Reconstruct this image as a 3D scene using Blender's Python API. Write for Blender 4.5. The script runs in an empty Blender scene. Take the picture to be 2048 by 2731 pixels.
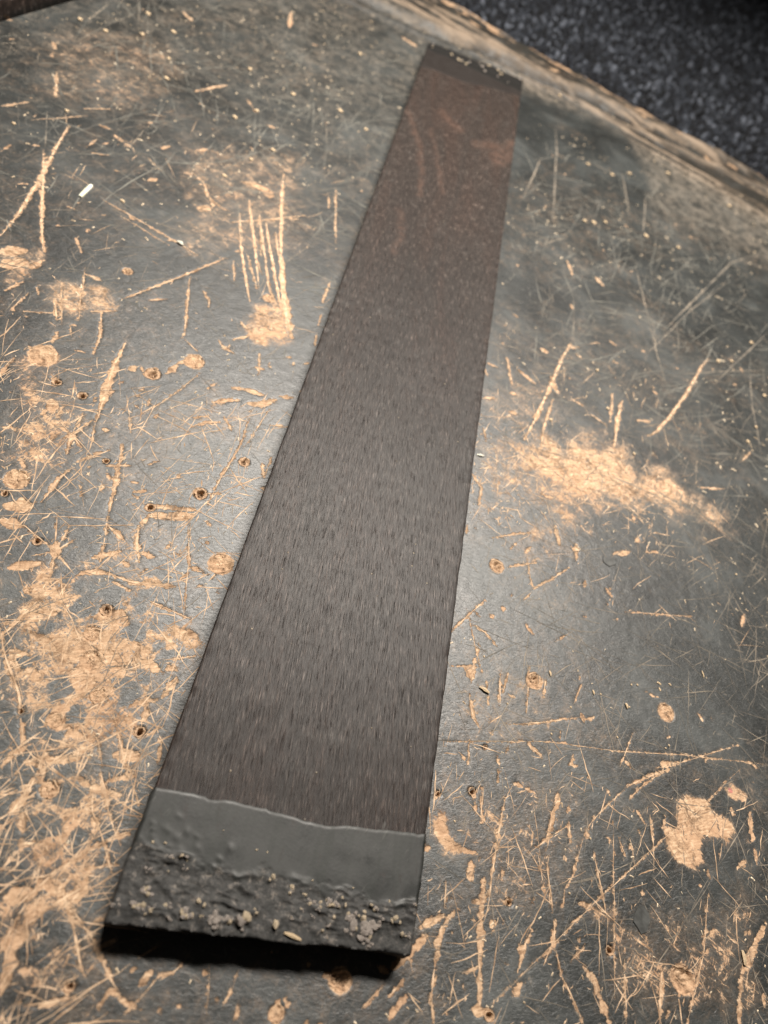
import bpy, bmesh, math, random, json
import numpy as np
from mathutils import Matrix, Vector
random.seed(7)
RNG = np.random.default_rng(11)
scene = bpy.context.scene
COL = scene.collection
MM = 0.001

# ------------------------------------------------------------------ camera
cam_d = bpy.data.cameras.new('camera')
cam = bpy.data.objects.new('camera', cam_d); COL.objects.link(cam)
ROT = Matrix(((0.93442493, -0.32514909, -0.14535515),
              (0.17139567, 0.76827469, -0.61674753),
              (0.31220758, 0.55139103, 0.77362417)))
cam.matrix_world = Matrix.Translation((-0.02911414, -0.02066422, 0.19030003)) @ ROT.to_4x4()
cam_d.sensor_fit = 'VERTICAL'; cam_d.sensor_height = 36.0
cam_d.lens = 36.0 * 1520.0 / 2212.0
cam_d.clip_start = 0.005; cam_d.clip_end = 20
cam_d.dof.use_dof = True
cam_d.dof.focus_distance = 0.212
cam_d.dof.aperture_fstop = 11.0
scene.camera = cam

# ------------------------------------------------------------------ light
world = bpy.data.worlds.new('World'); scene.world = world; world.use_nodes = True
bg = world.node_tree.nodes['Background']
bg.inputs[0].default_value = (1.0, 0.9, 0.78, 1); bg.inputs[1].default_value = 0.035

def area(name, loc, target, size, power, color, shape='DISK'):
    l = bpy.data.lights.new(name, 'AREA'); l.shape = shape; l.size = size; l.energy = power; l.color = color
    o = bpy.data.objects.new(name, l); COL.objects.link(o); o.location = loc
    o.rotation_euler = (Vector(target) - Vector(loc)).to_track_quat('-Z', 'Y').to_euler()
    return o
# a long tube lamp straight ahead above the bench
tube = area('tube_lamp', (0.05, 0.51, 0.66), (0.00, 0.23, 0), 0.48, 14.2, (1.0, 0.925, 0.835), 'RECTANGLE')
tube.data.size_y = 0.06; tube.data.spread = math.radians(150)

scene.view_settings.view_transform = 'Standard'
scene.view_settings.look = 'None'
scene.view_settings.exposure = 0.0
scene.view_settings.gamma = 1.0
scene.cycles.max_bounces = 4; scene.cycles.diffuse_bounces = 2; scene.cycles.glossy_bounces = 2; scene.cycles.transmission_bounces = 0
scene.render.resolution_x = 768; scene.render.resolution_y = 1024

# ------------------------------------------------------------------ helpers
def link(name, me, mat=None, parent=None, loc=None):
    o = bpy.data.objects.new(name, me); COL.objects.link(o)
    if mat is not None and me is not None and not me.materials: me.materials.append(mat)
    if parent is not None: o.parent = parent
    if loc is not None: o.location = loc
    return o
def tag(o, label=None, cat=None, group=None, kind=None):
    for k, v in (('label', label), ('category', cat), ('group', group), ('kind', kind)):
        if v: o[k] = v
    return o
def empty(name, loc=(0, 0, 0), rz=0):
    o = bpy.data.objects.new(name, None); COL.objects.link(o); o.location = loc; o.rotation_euler = (0, 0, rz)
    o.empty_display_size = 0.01
    return o
def grid_mesh(name, P, smooth=True):
    """P: (rows, cols, 3) array -> quad mesh"""
    n, m = P.shape[:2]
    me = bpy.data.meshes.new(name)
    idx = np.arange(n * m).reshape(n, m)
    q = np.stack([idx[:-1, :-1], idx[:-1, 1:], idx[1:, 1:], idx[1:, :-1]], -1).reshape(-1, 4)
    return raw_mesh(me, P.reshape(-1, 3), q, smooth)
def raw_mesh(me, V, F, smooth=True):
    k = F.shape[1]
    me.vertices.add(len(V)); me.vertices.foreach_set('co', np.ascontiguousarray(V, dtype=np.float32).ravel())
    me.loops.add(F.size); me.loops.foreach_set('vertex_index', np.ascontiguousarray(F, dtype=np.int32).ravel())
    me.polygons.add(len(F)); me.polygons.foreach_set('loop_start', np.arange(len(F), dtype=np.int32) * k)
    me.polygons.foreach_set('use_smooth', np.full(len(F), smooth))
    me.update(calc_edges=True)
    return me
def attr(me, name, a):
    at = me.attributes.new(name, 'FLOAT', 'POINT'); at.data.foreach_set('value', np.ascontiguousarray(a, dtype=np.float32).ravel())
TAB = RNG.random((512, 512))
def vnoise(x, y, s=1.0, seed=0):
    x = np.asarray(x) / s + seed * 17.31; y = np.asarray(y) / s + seed * 9.77
    xi = np.floor(x).astype(int); yi = np.floor(y).astype(int); fx = x - xi; fy = y - yi
    fx = fx * fx * (3 - 2 * fx); fy = fy * fy * (3 - 2 * fy)
    t = lambda a, b: TAB[a % 512, b % 512]
    return (t(xi, yi) * (1 - fx) + t(xi + 1, yi) * fx) * (1 - fy) + (t(xi, yi + 1) * (1 - fx) + t(xi + 1, yi + 1) * fx) * fy
def fbm(x, y, s, oct=4, seed=0):
    v = 0; a = 1; tot = 0
    for k in range(oct):
        v = v + a * vnoise(x, y, s / 2 ** k, seed + k * 3); tot += a; a *= 0.55
    return v / tot                      # 0..1, mean .5
def sstep(a, b, x):
    t = np.clip((x - a) / (b - a), 0, 1); return t * t * (3 - 2 * t)

class NT:
    """tiny helper for node materials"""
    def __init__(s, name):
        s.mat = bpy.data.materials.new(name); s.mat.use_nodes = True
        s.t = s.mat.node_tree; s.n = s.t.nodes; s.b = s.n['Principled BSDF']
        s.obj = s.n.new('ShaderNodeTexCoord').outputs['Object']
    def put(s, sock, v):
        if hasattr(v, 'is_output') or isinstance(v, bpy.types.NodeSocket): s.t.links.new(v, sock)
        elif isinstance(v, (tuple, list)) and len(v) == 3 and sock.type == 'RGBA': sock.default_value = (*v, 1)
        else: sock.default_value = v
    def math(s, op, a, b=0.0, c=0.0, clamp=False):
        n = s.n.new('ShaderNodeMath'); n.operation = op; n.use_clamp = clamp
        for i, v in enumerate((a, b, c)): s.put(n.inputs[i], v)
        return n.outputs[0]
    def mix(s, f, a, b, blend='MIX'):
        n = s.n.new('ShaderNodeMix'); n.data_type = 'RGBA'; n.blend_type = blend
        s.put(n.inputs[0], f); s.put(n.inputs[6], a); s.put(n.inputs[7], b); return n.outputs[2]
    def mixf(s, f, a, b):
        n = s.n.new('ShaderNodeMix'); n.data_type = 'FLOAT'
        s.put(n.inputs[0], f); s.put(n.inputs[2], a); s.put(n.inputs[3], b); return n.outputs[0]
    def map(s, scale=(1, 1, 1), rot=(0, 0, 0), loc=(0, 0, 0), vec=None):
        vec = vec or s.obj
        if any(rot):                                   # turn first, stretch afterwards
            r = s.n.new('ShaderNodeMapping'); s.put(r.inputs[0], vec); r.inputs['Rotation'].default_value = rot; vec = r.outputs[0]
        n = s.n.new('ShaderNodeMapping'); s.put(n.inputs[0], vec)
        n.inputs['Scale'].default_value = scale; n.inputs['Location'].default_value = loc
        return n.outputs[0]
    def noise(s, scale, detail=3, rough=0.5, vec=None, dist=0.0):
        n = s.n.new('ShaderNodeTexNoise'); s.put(n.inputs['Vector'], vec or s.obj)
        n.inputs['Scale'].default_value = scale; n.inputs['Detail'].default_value = detail
        n.inputs['Roughness'].default_value = rough; n.inputs['Distortion'].default_value = dist
        return n.outputs['Fac']
    def vor(s, scale, feature='F1', vec=None, out='Distance', rnd=1.0):
        n = s.n.new('ShaderNodeTexVoronoi'); n.feature = feature; s.put(n.inputs['Vector'], vec or s.obj)
        n.inputs['Scale'].default_value = scale; n.inputs['Randomness'].default_value = rnd
        return n.outputs[out]
    def rng(s, v, a, b, c=0.0, d=1.0, smooth=True):
        n = s.n.new('ShaderNodeMapRange'); n.interpolation_type = 'SMOOTHSTEP' if smooth else 'LINEAR'
        for i, x in enumerate((v, a, b, c, d)): s.put(n.inputs[i], x)
        return n.outputs[0]
    def ramp(s, f, stops):
        n = s.n.new('ShaderNodeValToRGB'); s.put(n.inputs[0], f); e = n.color_ramp.elements
        while len(e) < len(stops): e.new(0.5)
        for i, (p, c) in enumerate(stops): e[i].position = p; e[i].color = (*c, 1)
        return n.outputs[0]
    def attr(s, name):
        n = s.n.new('ShaderNodeAttribute'); n.attribute_name = name; return n.outputs['Fac']
    def bump(s, h, dist, strength=1.0, normal=None):
        n = s.n.new('ShaderNodeBump'); n.inputs['Strength'].default_value = strength; n.inputs['Distance'].default_value = dist
        s.put(n.inputs['Height'], h)
        if normal is not None: s.put(n.inputs['Normal'], normal)
        return n.outputs[0]
    def out(s, color=None, rough=None, normal=None, spec=None, **k):
        if color is not None: s.put(s.b.inputs['Base Color'], color)
        if rough is not None: s.put(s.b.inputs['Roughness'], rough)
        if normal is not None: s.put(s.b.inputs['Normal'], normal)
        if spec is not None: s.put(s.b.inputs['Specular IOR Level'], spec)
        for kk, v in k.items(): s.put(s.b.inputs[kk.replace('_', ' ')], v)
        return s.mat

# ------------------------------------------------------------------ traced layout, millimetres on the bench
DATA = json.loads(r'''{"S":[[1.76,-169.9,279.7,-166.8,259.6,-162.6,238.1,-160.0,221.0,-158.3,206.3,-157.8,194.9],[1.54,-169.6,255.0,-160.9,235.5,-153.5,218.7,-147.5,205.8,-141.6,195.1],[1.37,-192.5,316.8,-183.6,296.2],[4.32,-92.0,290.0,-86.9,291.9,
-80.8,290.2,-79.0,286.0],[1.69,-78.8,310.3,-72.1,281.6,-62.7,247.2],[0.86,-87.3,265.7,-77.9,236.7],[1.13,-86.9,278.7,-72.3,240.5],[0.88,-79.8,271.5,-70.2,242.0],[1.14,-75.2,266.8,-66.7,244.4],[0.77,-69.7,262.8,-64.1,246.3],[0.98,
-53.3,316.9,-43.2,272.0],[1.04,-54.6,306.5,-52.4,296.9],[0.95,-138.0,238.4,-120.9,234.4,-101.4,229.4,-93.7,226.9],[0.58,-128.0,232.8,-105.1,226.0],[4.45,-103.0,256.8,-99.3,261.6],[1.65,-125.0,235.1,-122.4,233.3],[2.07,-137.5,350.4,
-126.4,369.5],[2.61,-123.0,493.1,-118.2,469.0],[1.92,-171.8,429.7,-163.3,422.8],[1.18,-196.8,272.9,-189.7,284.9],[0.82,-183.4,271.7,-167.1,292.2],[1.64,-160.3,288.8,-154.3,289.5],[1.61,-152.8,286.0,-142.4,281.3],[2.32,-144.6,306.1,
-143.1,308.1],[3.19,-131.1,340.8,-131.0,340.7],[1.2,-114.9,282.3,-107.8,277.1,-102.7,268.4,-94.8,264.1,-90.6,264.2],[1.09,-88.3,256.9,-75.7,268.4,-60.8,283.9],[5.04,-153.9,187.2,-147.3,192.7],[2.11,-205.4,341.3,-201.9,336.1],[1.48,
-201.1,330.8,-198.9,327.2],[1.51,-113.4,364.4,-105.4,354.7],[1.27,-141.5,261.0,-139.5,261.1],[1.83,-127.9,262.7,-125.3,267.0],[1.11,-129.4,295.3,-132.1,290.6,-133.5,291.6],[1.14,-170.9,296.1,-161.7,305.0],[1.05,-157.5,267.9,-156.7,
277.8],[1.17,-154.7,265.9,-148.1,269.5],[0.95,-135.7,209.2,-130.9,202.6],[1.47,-219.8,327.4,-218.9,330.0],[1.33,-135.2,216.5,-132.9,216.5],[1.76,-118.8,299.9,-114.8,304.7],[1.66,-98.3,347.3,-93.4,347.7],[0.8,-134.3,279.3,-125.6,
273.3],[3.26,-62.8,247.3,-55.8,225.4,-50.7,212.2,-45.1,199.4],[0.92,-77.5,237.1,-66.0,210.7],[1.06,-75.4,238.6,-65.9,220.5],[0.85,-72.4,240.7,-66.8,230.2],[1.19,-68.9,243.1,-60.9,222.1,-56.0,215.4],[1.05,-66.7,244.6,-53.6,213.7],
[0.93,-79.5,232.1,-75.5,219.3],[0.88,-126.0,195.3,-120.0,176.6,-116.4,167.6],[0.74,-129.8,183.5,-120.3,162.5],[1.3,-127.8,174.5,-122.6,163.9],[1.04,-112.2,177.2,-107.9,165.9,-105.4,154.3],[0.73,-117.8,164.1,-115.1,159.0],[5.46,
-150.4,180.3,-144.7,187.3],[3.03,-141.8,184.6,-139.6,190.8],[1.11,-140.4,176.6,-143.2,169.0],[0.66,-133.6,162.5,-123.2,167.9],[0.7,-115.1,174.0,-107.2,179.6],[0.93,-91.4,212.1,-83.6,184.6,-81.8,177.1],[1.29,-108.6,185.3,-99.1,
202.2,-87.5,223.2,-82.7,232.6],[1.1,-84.0,207.2,-80.1,202.6,-79.4,199.1],[0.85,-100.2,190.7,-94.6,195.0],[0.76,-137.3,160.3,-136.5,171.9],[2.13,-98.6,164.7,-97.8,154.7,-96.5,145.6,-94.4,134.9,-93.0,127.2],[0.71,-93.0,127.2,-90.2,
116.4],[0.98,-119.8,158.8,-119.1,152.8],[0.55,-70.5,164.7,-75.0,150.9,-80.2,138.7],[1.93,-81.0,158.3,-79.1,164.5],[2.18,-78.5,165.5,-74.3,170.6],[0.8,-81.1,177.6,-75.4,174.0],[1.14,-70.3,183.9,-68.0,181.0,-63.0,179.7],[1.19,-66.0,
186.4,-60.3,191.9],[0.98,-66.0,198.2,-61.7,194.8],[1.77,-58.6,162.8,-53.7,164.1,-46.8,164.5],[1.93,-62.5,152.3,-53.7,158.4],[2.73,-50.6,158.1,-46.3,159.7,-42.3,164.3],[1.42,-41.6,166.6,-36.3,168.7],[1.91,-66.1,158.1,-66.0,158.0],
[0.78,-65.8,158.3,-63.7,162.6],[1.17,-65.5,138.1,-62.0,142.1,-57.2,145.1],[0.82,-56.9,148.2,-52.3,142.9],[0.55,-43.0,158.9,-45.4,142.2,-46.4,137.2],[0.76,-48.2,151.4,-47.8,136.5,-49.2,123.0,-50.2,109.5],[0.67,-41.2,151.3,-35.8,
153.4],[3.24,-108.8,129.7,-106.4,125.4],[0.72,-104.3,129.8,-104.3,123.2],[1.07,-97.2,119.3,-94.1,127.2],[1.08,-97.2,119.3,-97.8,128.7],[1.0,-97.2,119.3,-95.4,110.9],[1.03,-97.2,119.3,-92.8,115.7],[1.04,-97.2,119.3,-101.8,120.2],
[1.02,-97.2,119.3,-99.0,116.3],[2.7,-97.6,120.1,-96.1,117.7],[0.87,-107.3,121.7,-102.5,119.3],[1.1,-102.4,114.2,-101.6,117.2],[1.81,-89.7,125.6,-88.5,124.6],[1.07,-116.7,112.8,-114.4,114.0],[1.23,-112.4,115.0,-112.3,114.9],[1.02,
-91.7,109.7,-88.3,113.7,-84.9,117.9],[1.27,-92.2,106.0,-93.3,102.1,-94.3,92.4],[1.15,-82.2,122.3,-80.0,114.0,-77.8,105.2,-75.8,96.0],[1.04,-83.2,112.0,-76.4,115.2],[1.39,-87.9,109.4,-87.8,109.3],[0.88,-87.1,102.5,-85.5,98.1],[1.22,
-81.1,101.8,-81.2,104.6],[1.14,-62.3,118.1,-61.4,115.9],[0.81,-66.2,117.3,-66.1,117.2],[0.79,-74.8,109.4,-72.0,109.7],[0.78,-71.9,105.9,-68.5,108.3],[0.92,-69.7,104.0,-72.2,104.8],[2.34,-65.6,102.7,-59.7,104.7,-52.9,106.4],[5.26,
-101.9,87.4,-97.0,89.5],[0.74,-51.8,114.2,-46.9,115.8],[1.4,-38.2,133.3,-36.2,127.8],[0.73,-36.0,130.0,-36.5,137.4],[1.03,-53.9,176.5,-50.4,177.1],[1.08,-44.2,188.2,-42.4,188.5],[0.87,-36.0,189.3,-37.3,187.1],[1.02,-36.4,206.8,
-35.6,199.6],[0.99,-38.9,243.4,-39.3,227.5],[0.71,-37.6,220.3,-37.3,212.5],[3.52,-59.9,216.9,-57.9,216.6],[2.41,-92.6,153.8,-91.0,156.0],[1.59,-81.8,145.0,-80.9,140.7],[1.41,-77.7,140.6,-77.6,140.5],[1.26,-86.3,146.2,-85.1,147.4],
[0.83,-89.6,156.7,-87.0,153.2],[0.68,-96.8,137.1,-97.9,136.0],[1.14,-135.6,176.8,-133.1,172.6],[0.98,-142.6,179.5,-140.4,181.8],[1.44,-123.8,192.1,-118.1,191.3],[0.7,-76.5,139.5,-77.8,136.5],[0.67,-84.7,134.2,-81.8,127.9],[0.81,
-121.0,127.3,-120.9,127.2],[0.58,-72.1,117.7,-69.3,120.5],[0.92,-54.4,184.5,-51.0,172.7],[0.94,-49.5,181.7,-48.8,179.4],[1.02,-126.8,136.1,-126.3,141.2],[1.67,-126.2,131.8,-127.0,137.2],[0.83,-95.4,91.9,-99.3,86.1],[0.82,-66.2,
142.4,-61.6,145.8],[2.61,-65.1,99.6,-59.8,101.0,-52.9,104.3],[0.52,-54.7,103.1,-52.8,100.2,-48.6,89.4,-46.8,81.7,-43.6,71.6],[1.44,-66.1,94.7,-64.3,88.4,-61.4,82.7],[1.04,-64.8,98.9,-66.1,94.7],[0.92,-75.8,96.0,-73.3,86.5,-71.4,
78.9],[0.5,-76.7,83.4,-73.9,88.0],[2.28,-85.2,80.8,-82.7,76.1],[0.88,-83.7,78.2,-91.1,81.4],[0.91,-83.7,78.2,-80.4,84.1],[0.92,-83.7,78.2,-83.9,87.4],[0.85,-83.7,78.2,-81.3,69.5],[0.86,-83.7,78.2,-76.1,73.0],[0.92,-83.7,78.2,-88.7,
89.7],[0.86,-83.7,78.2,-89.1,74.4],[0.82,-89.8,80.7,-94.5,83.0,-101.2,81.9],[4.09,-101.5,82.6,-95.0,82.8],[1.21,-81.6,70.2,-81.5,61.1,-83.1,55.5,-85.1,49.9],[0.9,-79.5,72.5,-75.9,65.4],[1.76,-76.1,73.0,-71.9,75.4,-67.8,76.6],[1.37,
-67.8,76.6,-61.5,76.1,-49.0,79.2],[0.63,-56.5,77.2,-50.0,78.0],[0.65,-48.6,81.8,-47.2,84.8],[0.95,-60.4,73.4,-66.2,74.4],[1.67,-64.8,64.9,-60.5,67.1,-55.6,61.4,-48.6,56.6],[1.28,-52.4,58.2,-47.9,58.2],[0.82,-54.6,72.3,-41.9,70.7],
[2.28,-44.5,66.7,-38.2,65.9],[0.59,-44.7,56.5,-35.8,60.8],[2.54,-50.4,54.6,-40.3,55.1],[1.88,-43.3,52.8,-47.6,54.1],[1.23,-86.3,52.3,-80.5,44.1,-74.4,37.7,-67.8,26.4],[0.79,-51.2,39.7,-46.5,32.5,-43.1,27.1],[0.89,-58.7,35.0,-52.1,
32.1,-48.3,25.7],[0.52,-66.0,37.1,-60.3,41.4,-52.7,41.8],[0.53,-51.2,60.0,-54.2,44.0,-55.6,34.7],[1.76,-44.4,45.7,-43.3,39.6],[1.89,-41.0,46.7,-39.4,52.6],[1.5,-36.2,30.6,-37.3,35.1,-37.6,37.5],[1.82,-48.1,42.6,-41.9,45.8],[2.23,
-61.8,31.7,-53.2,31.8],[1.57,-66.3,26.8,-68.8,23.8,-70.2,20.1],[2.45,-63.5,34.2,-59.5,32.9],[3.07,-67.3,54.6,-60.3,52.7],[3.0,-78.0,53.7,-71.0,50.6],[3.45,-80.4,47.5,-72.0,42.3],[3.55,-64.2,47.4,-58.9,45.1],[3.71,-57.1,52.4,-53.3,
52.3],[1.88,-83.5,58.9,-75.5,60.3],[2.63,-92.3,69.2,-85.9,73.2],[1.56,-73.7,79.6,-67.6,84.5],[1.44,-73.9,91.5,-68.5,88.4],[1.46,-45.2,86.4,-46.9,87.1],[1.03,-45.2,86.4,-41.6,86.1],[0.67,-40.8,83.9,-38.9,88.9],[0.66,-55.4,92.8,
-55.8,90.0],[0.73,-52.1,89.7,-50.1,88.0],[0.78,-48.3,103.9,-46.4,102.8],[0.5,-53.0,84.3,-47.9,83.7],[0.87,-37.8,81.3,-36.4,81.4],[3.24,-64.9,22.7,-54.9,26.6],[2.09,-61.9,25.8,-61.3,22.1],[2.78,-40.9,30.5,-46.4,29.5],[1.72,-44.0,
36.9,-42.8,35.4],[1.18,-41.5,35.1,-38.4,39.8],[2.19,-64.0,7.7,-62.7,13.6,-60.3,23.5],[1.44,-59.8,-0.6,-58.0,6.1,-53.1,6.8],[1.59,-53.0,22.2,-47.4,20.9,-41.7,20.7],[0.83,-36.4,3.9,-42.1,11.0,-46.8,16.2,-49.0,22.1],[0.83,-37.5,10.6,
-42.6,16.1,-48.8,25.6],[0.76,-36.5,19.9,-40.3,24.5,-42.7,28.4],[1.1,-47.8,3.2,-42.5,9.4,-36.5,13.4],[0.59,-43.0,4.3,-36.3,6.3],[0.94,-53.8,-6.6,-50.0,0.3,-47.5,3.7],[1.15,-46.0,-0.7,-40.9,-6.9,-36.5,-13.5,-34.4,-15.6],[0.79,-45.6,
-1.6,-35.9,-8.6,-29.1,-15.0,-26.3,-16.9],[1.92,-29.0,-16.6,-24.9,-17.9],[0.78,-25.4,-18.0,-20.8,-19.0],[0.76,-29.0,-16.6,-30.4,-21.3],[1.01,-44.3,-22.2,-38.9,-20.5,-34.9,-18.8],[0.42,-39.8,-7.6,-41.7,-12.4,-44.2,-19.5,-46.4,-24.7],
[0.39,-41.5,-10.6,-45.3,-15.2],[1.1,-45.8,-16.1,-48.2,-17.0],[2.97,-49.6,-6.1,-50.7,-9.9,-50.1,-16.2,-49.4,-21.3],[2.76,-56.2,-4.8,-51.2,-2.8],[2.33,-51.9,-0.2,-46.5,-1.8],[1.07,-21.9,-11.4,-22.9,-14.8],[0.74,-15.5,-9.1,-16.9,
-10.9,-19.3,-12.9],[0.4,-19.4,-11.4,-22.3,-17.0,-24.5,-20.3],[0.37,-9.7,-8.1,-8.4,-12.7,-7.4,-16.7],[0.88,-17.6,-17.4,-17.2,-18.1],[0.81,-0.9,-13.0,-1.1,-17.5],[0.37,-3.1,-7.7,-3.5,-11.8,-4.6,-15.0],[3.5,17.8,-5.0,21.4,-5.7],[1.3,
21.9,-2.8,16.7,-5.2],[2.77,7.3,-11.9,7.9,-15.9],[1.14,8.7,-10.8,10.2,-12.2],[1.55,29.7,-0.8,30.9,-1.5],[0.69,31.4,-4.2,26.8,-9.6],[1.02,-37.0,-17.3,-36.4,-19.7],[3.36,-42.4,-1.8,-41.5,2.2],[2.06,-55.1,18.3,-58.0,18.6],[2.05,-56.9,
17.3,-56.8,17.2],[1.45,-61.1,12.5,-58.9,7.9],[1.16,-52.8,-14.6,-52.4,-7.6],[1.54,-51.5,13.9,-50.0,15.3],[1.83,-41.4,25.9,-45.5,23.1],[0.73,-6.6,-13.6,-5.3,-14.2],[0.72,-24.9,-11.6,-26.0,-12.7],[0.38,-25.6,-10.0,-21.2,-6.4],[0.68,
36.8,93.2,41.6,101.0,47.1,109.3],[0.49,41.3,103.5,46.1,89.6,48.8,82.3],[0.77,64.4,120.4,71.5,127.0,78.8,134.9],[0.74,62.0,132.5,64.4,120.4],[0.78,54.2,125.4,65.7,132.4],[3.11,44.7,83.3,44.0,80.3],[1.39,45.9,87.0,45.3,78.0],[0.48,
38.2,81.6,48.2,84.5],[0.92,55.1,84.3,55.4,74.1],[0.78,57.8,85.9,56.3,78.3],[0.62,65.0,90.7,64.6,73.8],[0.88,70.9,87.3,70.3,81.0],[0.65,84.4,90.3,81.0,81.9],[1.04,45.3,74.1,47.1,67.9,49.2,65.6],[0.68,51.7,76.1,51.7,72.2],[0.62,58.2,
68.2,71.4,73.2,83.5,78.4],[1.28,83.5,80.3,84.4,77.4],[0.97,84.4,77.8,88.5,79.9],[0.39,38.2,57.4,71.6,66.9,95.8,70.8,121.5,76.6,154.3,82.6],[0.62,102.8,79.0,97.2,66.1],[0.49,143.2,86.2,125.9,77.0,116.8,72.2,110.6,69.3],[0.51,101.4,
124.0,130.4,132.3],[0.9,47.9,136.4,55.9,141.2,63.3,145.3],[1.64,72.7,152.0,74.9,144.0],[1.82,81.6,147.8,81.7,139.1],[1.72,49.7,104.7,50.6,103.7],[1.94,94.8,124.6,94.9,124.6],[1.79,92.2,131.7,92.3,131.6],[1.34,98.0,119.9,98.1,
119.8],[1.62,137.4,166.0,137.5,165.9],[1.14,114.1,114.5,114.2,114.5],[1.27,154.8,142.0,152.7,136.1],[1.41,55.9,58.9,57.3,54.7],[1.33,65.4,64.4,71.0,61.7],[0.55,46.7,60.5,46.8,52.3],[0.61,77.0,72.2,76.3,68.3],[0.67,81.1,66.0,80.4,
61.5],[0.86,37.7,137.5,37.6,134.3],[1.49,39.8,125.9,39.9,125.8],[0.75,43.5,99.0,48.7,97.2,53.1,93.6],[0.73,46.6,93.1,46.6,88.1],[0.77,43.9,103.5,45.7,102.4],[1.17,85.5,132.2,85.0,129.0],[0.93,112.9,137.3,113.0,137.2],[2.43,112.4,
71.0,117.7,72.8],[1.15,107.9,78.1,108.0,78.0],[0.63,58.3,78.1,60.7,78.1],[0.71,128.7,93.1,130.2,91.0],[2.16,97.5,148.6,104.8,152.5],[0.59,55.0,133.9,57.5,138.1],[0.54,64.5,119.4,61.2,114.4],[0.7,50.2,80.3,51.3,76.7],[0.52,53.9,
64.0,54.6,65.7],[0.65,59.4,62.7,58.8,59.7],[1.76,109.3,161.2,108.1,158.4],[1.53,117.4,157.6,112.1,155.4],[1.04,62.5,105.6,66.1,102.4],[0.54,73.9,102.3,79.1,107.3],[0.9,79.6,62.0,81.9,62.3],[0.93,84.5,116.1,86.3,116.3],[0.45,142.7,
78.1,123.7,59.1,110.5,47.7,89.9,28.1,76.7,14.7,64.7,2.7,58.3,-3.3],[1.09,115.8,70.7,106.2,65.1,99.4,60.8],[0.69,112.2,68.2,104.3,61.8,100.0,57.1],[0.35,99.4,60.8,86.5,46.3,84.2,41.9],[0.57,84.2,41.9,81.3,31.5,78.5,27.3,77.9,22.6],
[1.79,86.1,44.9,85.1,42.1],[0.93,59.7,47.3,57.7,36.0,57.0,27.0,56.3,20.1],[1.69,58.4,36.3,58.4,36.3],[2.18,54.6,24.2,55.0,19.8,54.7,12.3,55.4,4.8],[1.38,55.4,4.8,55.9,-3.3],[0.77,51.0,2.2,55.7,4.9],[1.5,52.6,14.2,52.6,14.1],[0.83,
50.8,18.3,55.1,18.2],[1.68,47.0,14.8,44.4,10.1,43.7,2.5],[1.04,43.7,2.5,43.6,-4.6,44.6,-9.2],[2.44,44.3,13.2,38.2,9.3],[1.93,40.9,8.3,36.1,3.4,31.0,-1.9],[0.52,44.0,21.8,44.5,14.8],[1.31,75.9,19.4,75.7,14.5,76.0,13.0],[0.78,76.0,
13.0,78.2,6.8,82.1,1.1,84.1,-2.1],[0.81,75.7,14.5,72.9,8.3],[2.61,75.3,13.9,75.4,13.9],[1.71,84.1,10.5,87.5,7.6,90.0,2.1,91.6,-0.8],[0.77,84.8,14.8,80.8,10.9],[1.61,66.1,11.5,66.9,9.1],[0.9,66.9,9.6,65.8,5.4],[0.69,69.3,15.3,66.9,
10.1],[0.84,87.6,39.6,89.9,28.7,91.2,23.3],[0.45,94.2,49.6,93.8,26.1,93.1,4.6],[0.88,79.7,45.3,80.5,39.2],[0.58,73.7,35.1,73.1,31.9,75.2,20.4],[1.22,75.5,49.4,73.9,41.9,72.6,35.4],[0.73,79.0,43.8,72.5,38.4,67.7,34.2],[1.81,76.2,
53.0,75.6,47.5],[1.27,82.1,24.7,86.3,24.5],[0.76,86.3,24.5,91.2,23.3],[2.15,84.9,24.2,87.0,24.1],[3.73,40.7,36.1,41.7,30.9],[1.87,41.7,30.4,47.2,30.2,52.0,29.9],[1.17,39.1,42.5,38.6,41.1],[1.74,49.0,45.8,50.2,44.1],[1.18,49.9,44.1,
51.0,39.9],[0.58,52.4,48.0,52.3,37.8],[0.97,56.6,54.5,56.6,49.7],[1.4,61.2,51.7,63.9,51.4],[0.84,63.9,51.4,68.4,50.2],[2.28,144.1,33.4,137.8,24.5,133.2,17.5],[1.58,133.2,17.5,130.2,6.2],[1.85,143.9,64.2,143.1,55.0],[1.26,137.0,
63.9,137.4,61.2],[0.78,125.0,36.5,121.4,20.7,114.4,3.4],[1.27,107.7,13.6,106.1,1.9],[0.79,96.5,14.6,96.2,0.1],[1.04,33.0,-6.2,36.3,-1.8],[1.74,33.7,-10.1,37.4,-4.9],[2.1,57.8,-3.9,59.4,-5.6],[2.1,54.1,-4.1,56.6,-5.0],[1.57,50.8,
28.4,51.0,23.3],[0.74,54.0,29.8,52.2,27.6],[1.63,72.2,27.0,72.6,25.4],[0.81,58.8,13.7,58.3,12.0],[1.16,59.3,15.3,57.5,13.9],[1.07,102.5,32.7,103.2,31.1],[1.15,102.7,48.4,103.4,47.3],[1.14,107.0,54.2,107.6,45.7],[1.0,125.1,44.1,
126.3,40.5],[0.78,97.2,29.2,97.5,27.5],[0.82,109.1,5.6,108.2,3.5],[1.23,47.7,-6.2,47.5,-7.1],[0.53,51.2,0.1,51.7,-1.3],[0.89,139.6,13.9,139.7,12.3],[1.58,91.7,15.7,92.7,14.9],[1.21,62.6,20.4,61.6,20.7],[0.87,59.8,25.9,60.0,27.7],
[0.93,79.1,34.5,78.4,35.6],[0.92,83.5,33.7,84.2,33.3],[1.69,100.1,43.3,99.4,43.7],[4.08,140.4,69.1,142.4,68.2],[2.45,137.9,70.0,138.0,69.9],[1.18,146.6,74.5,146.6,74.5],[1.47,139.6,48.8,136.6,45.5],[0.93,126.1,27.9,123.5,25.0],
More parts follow.
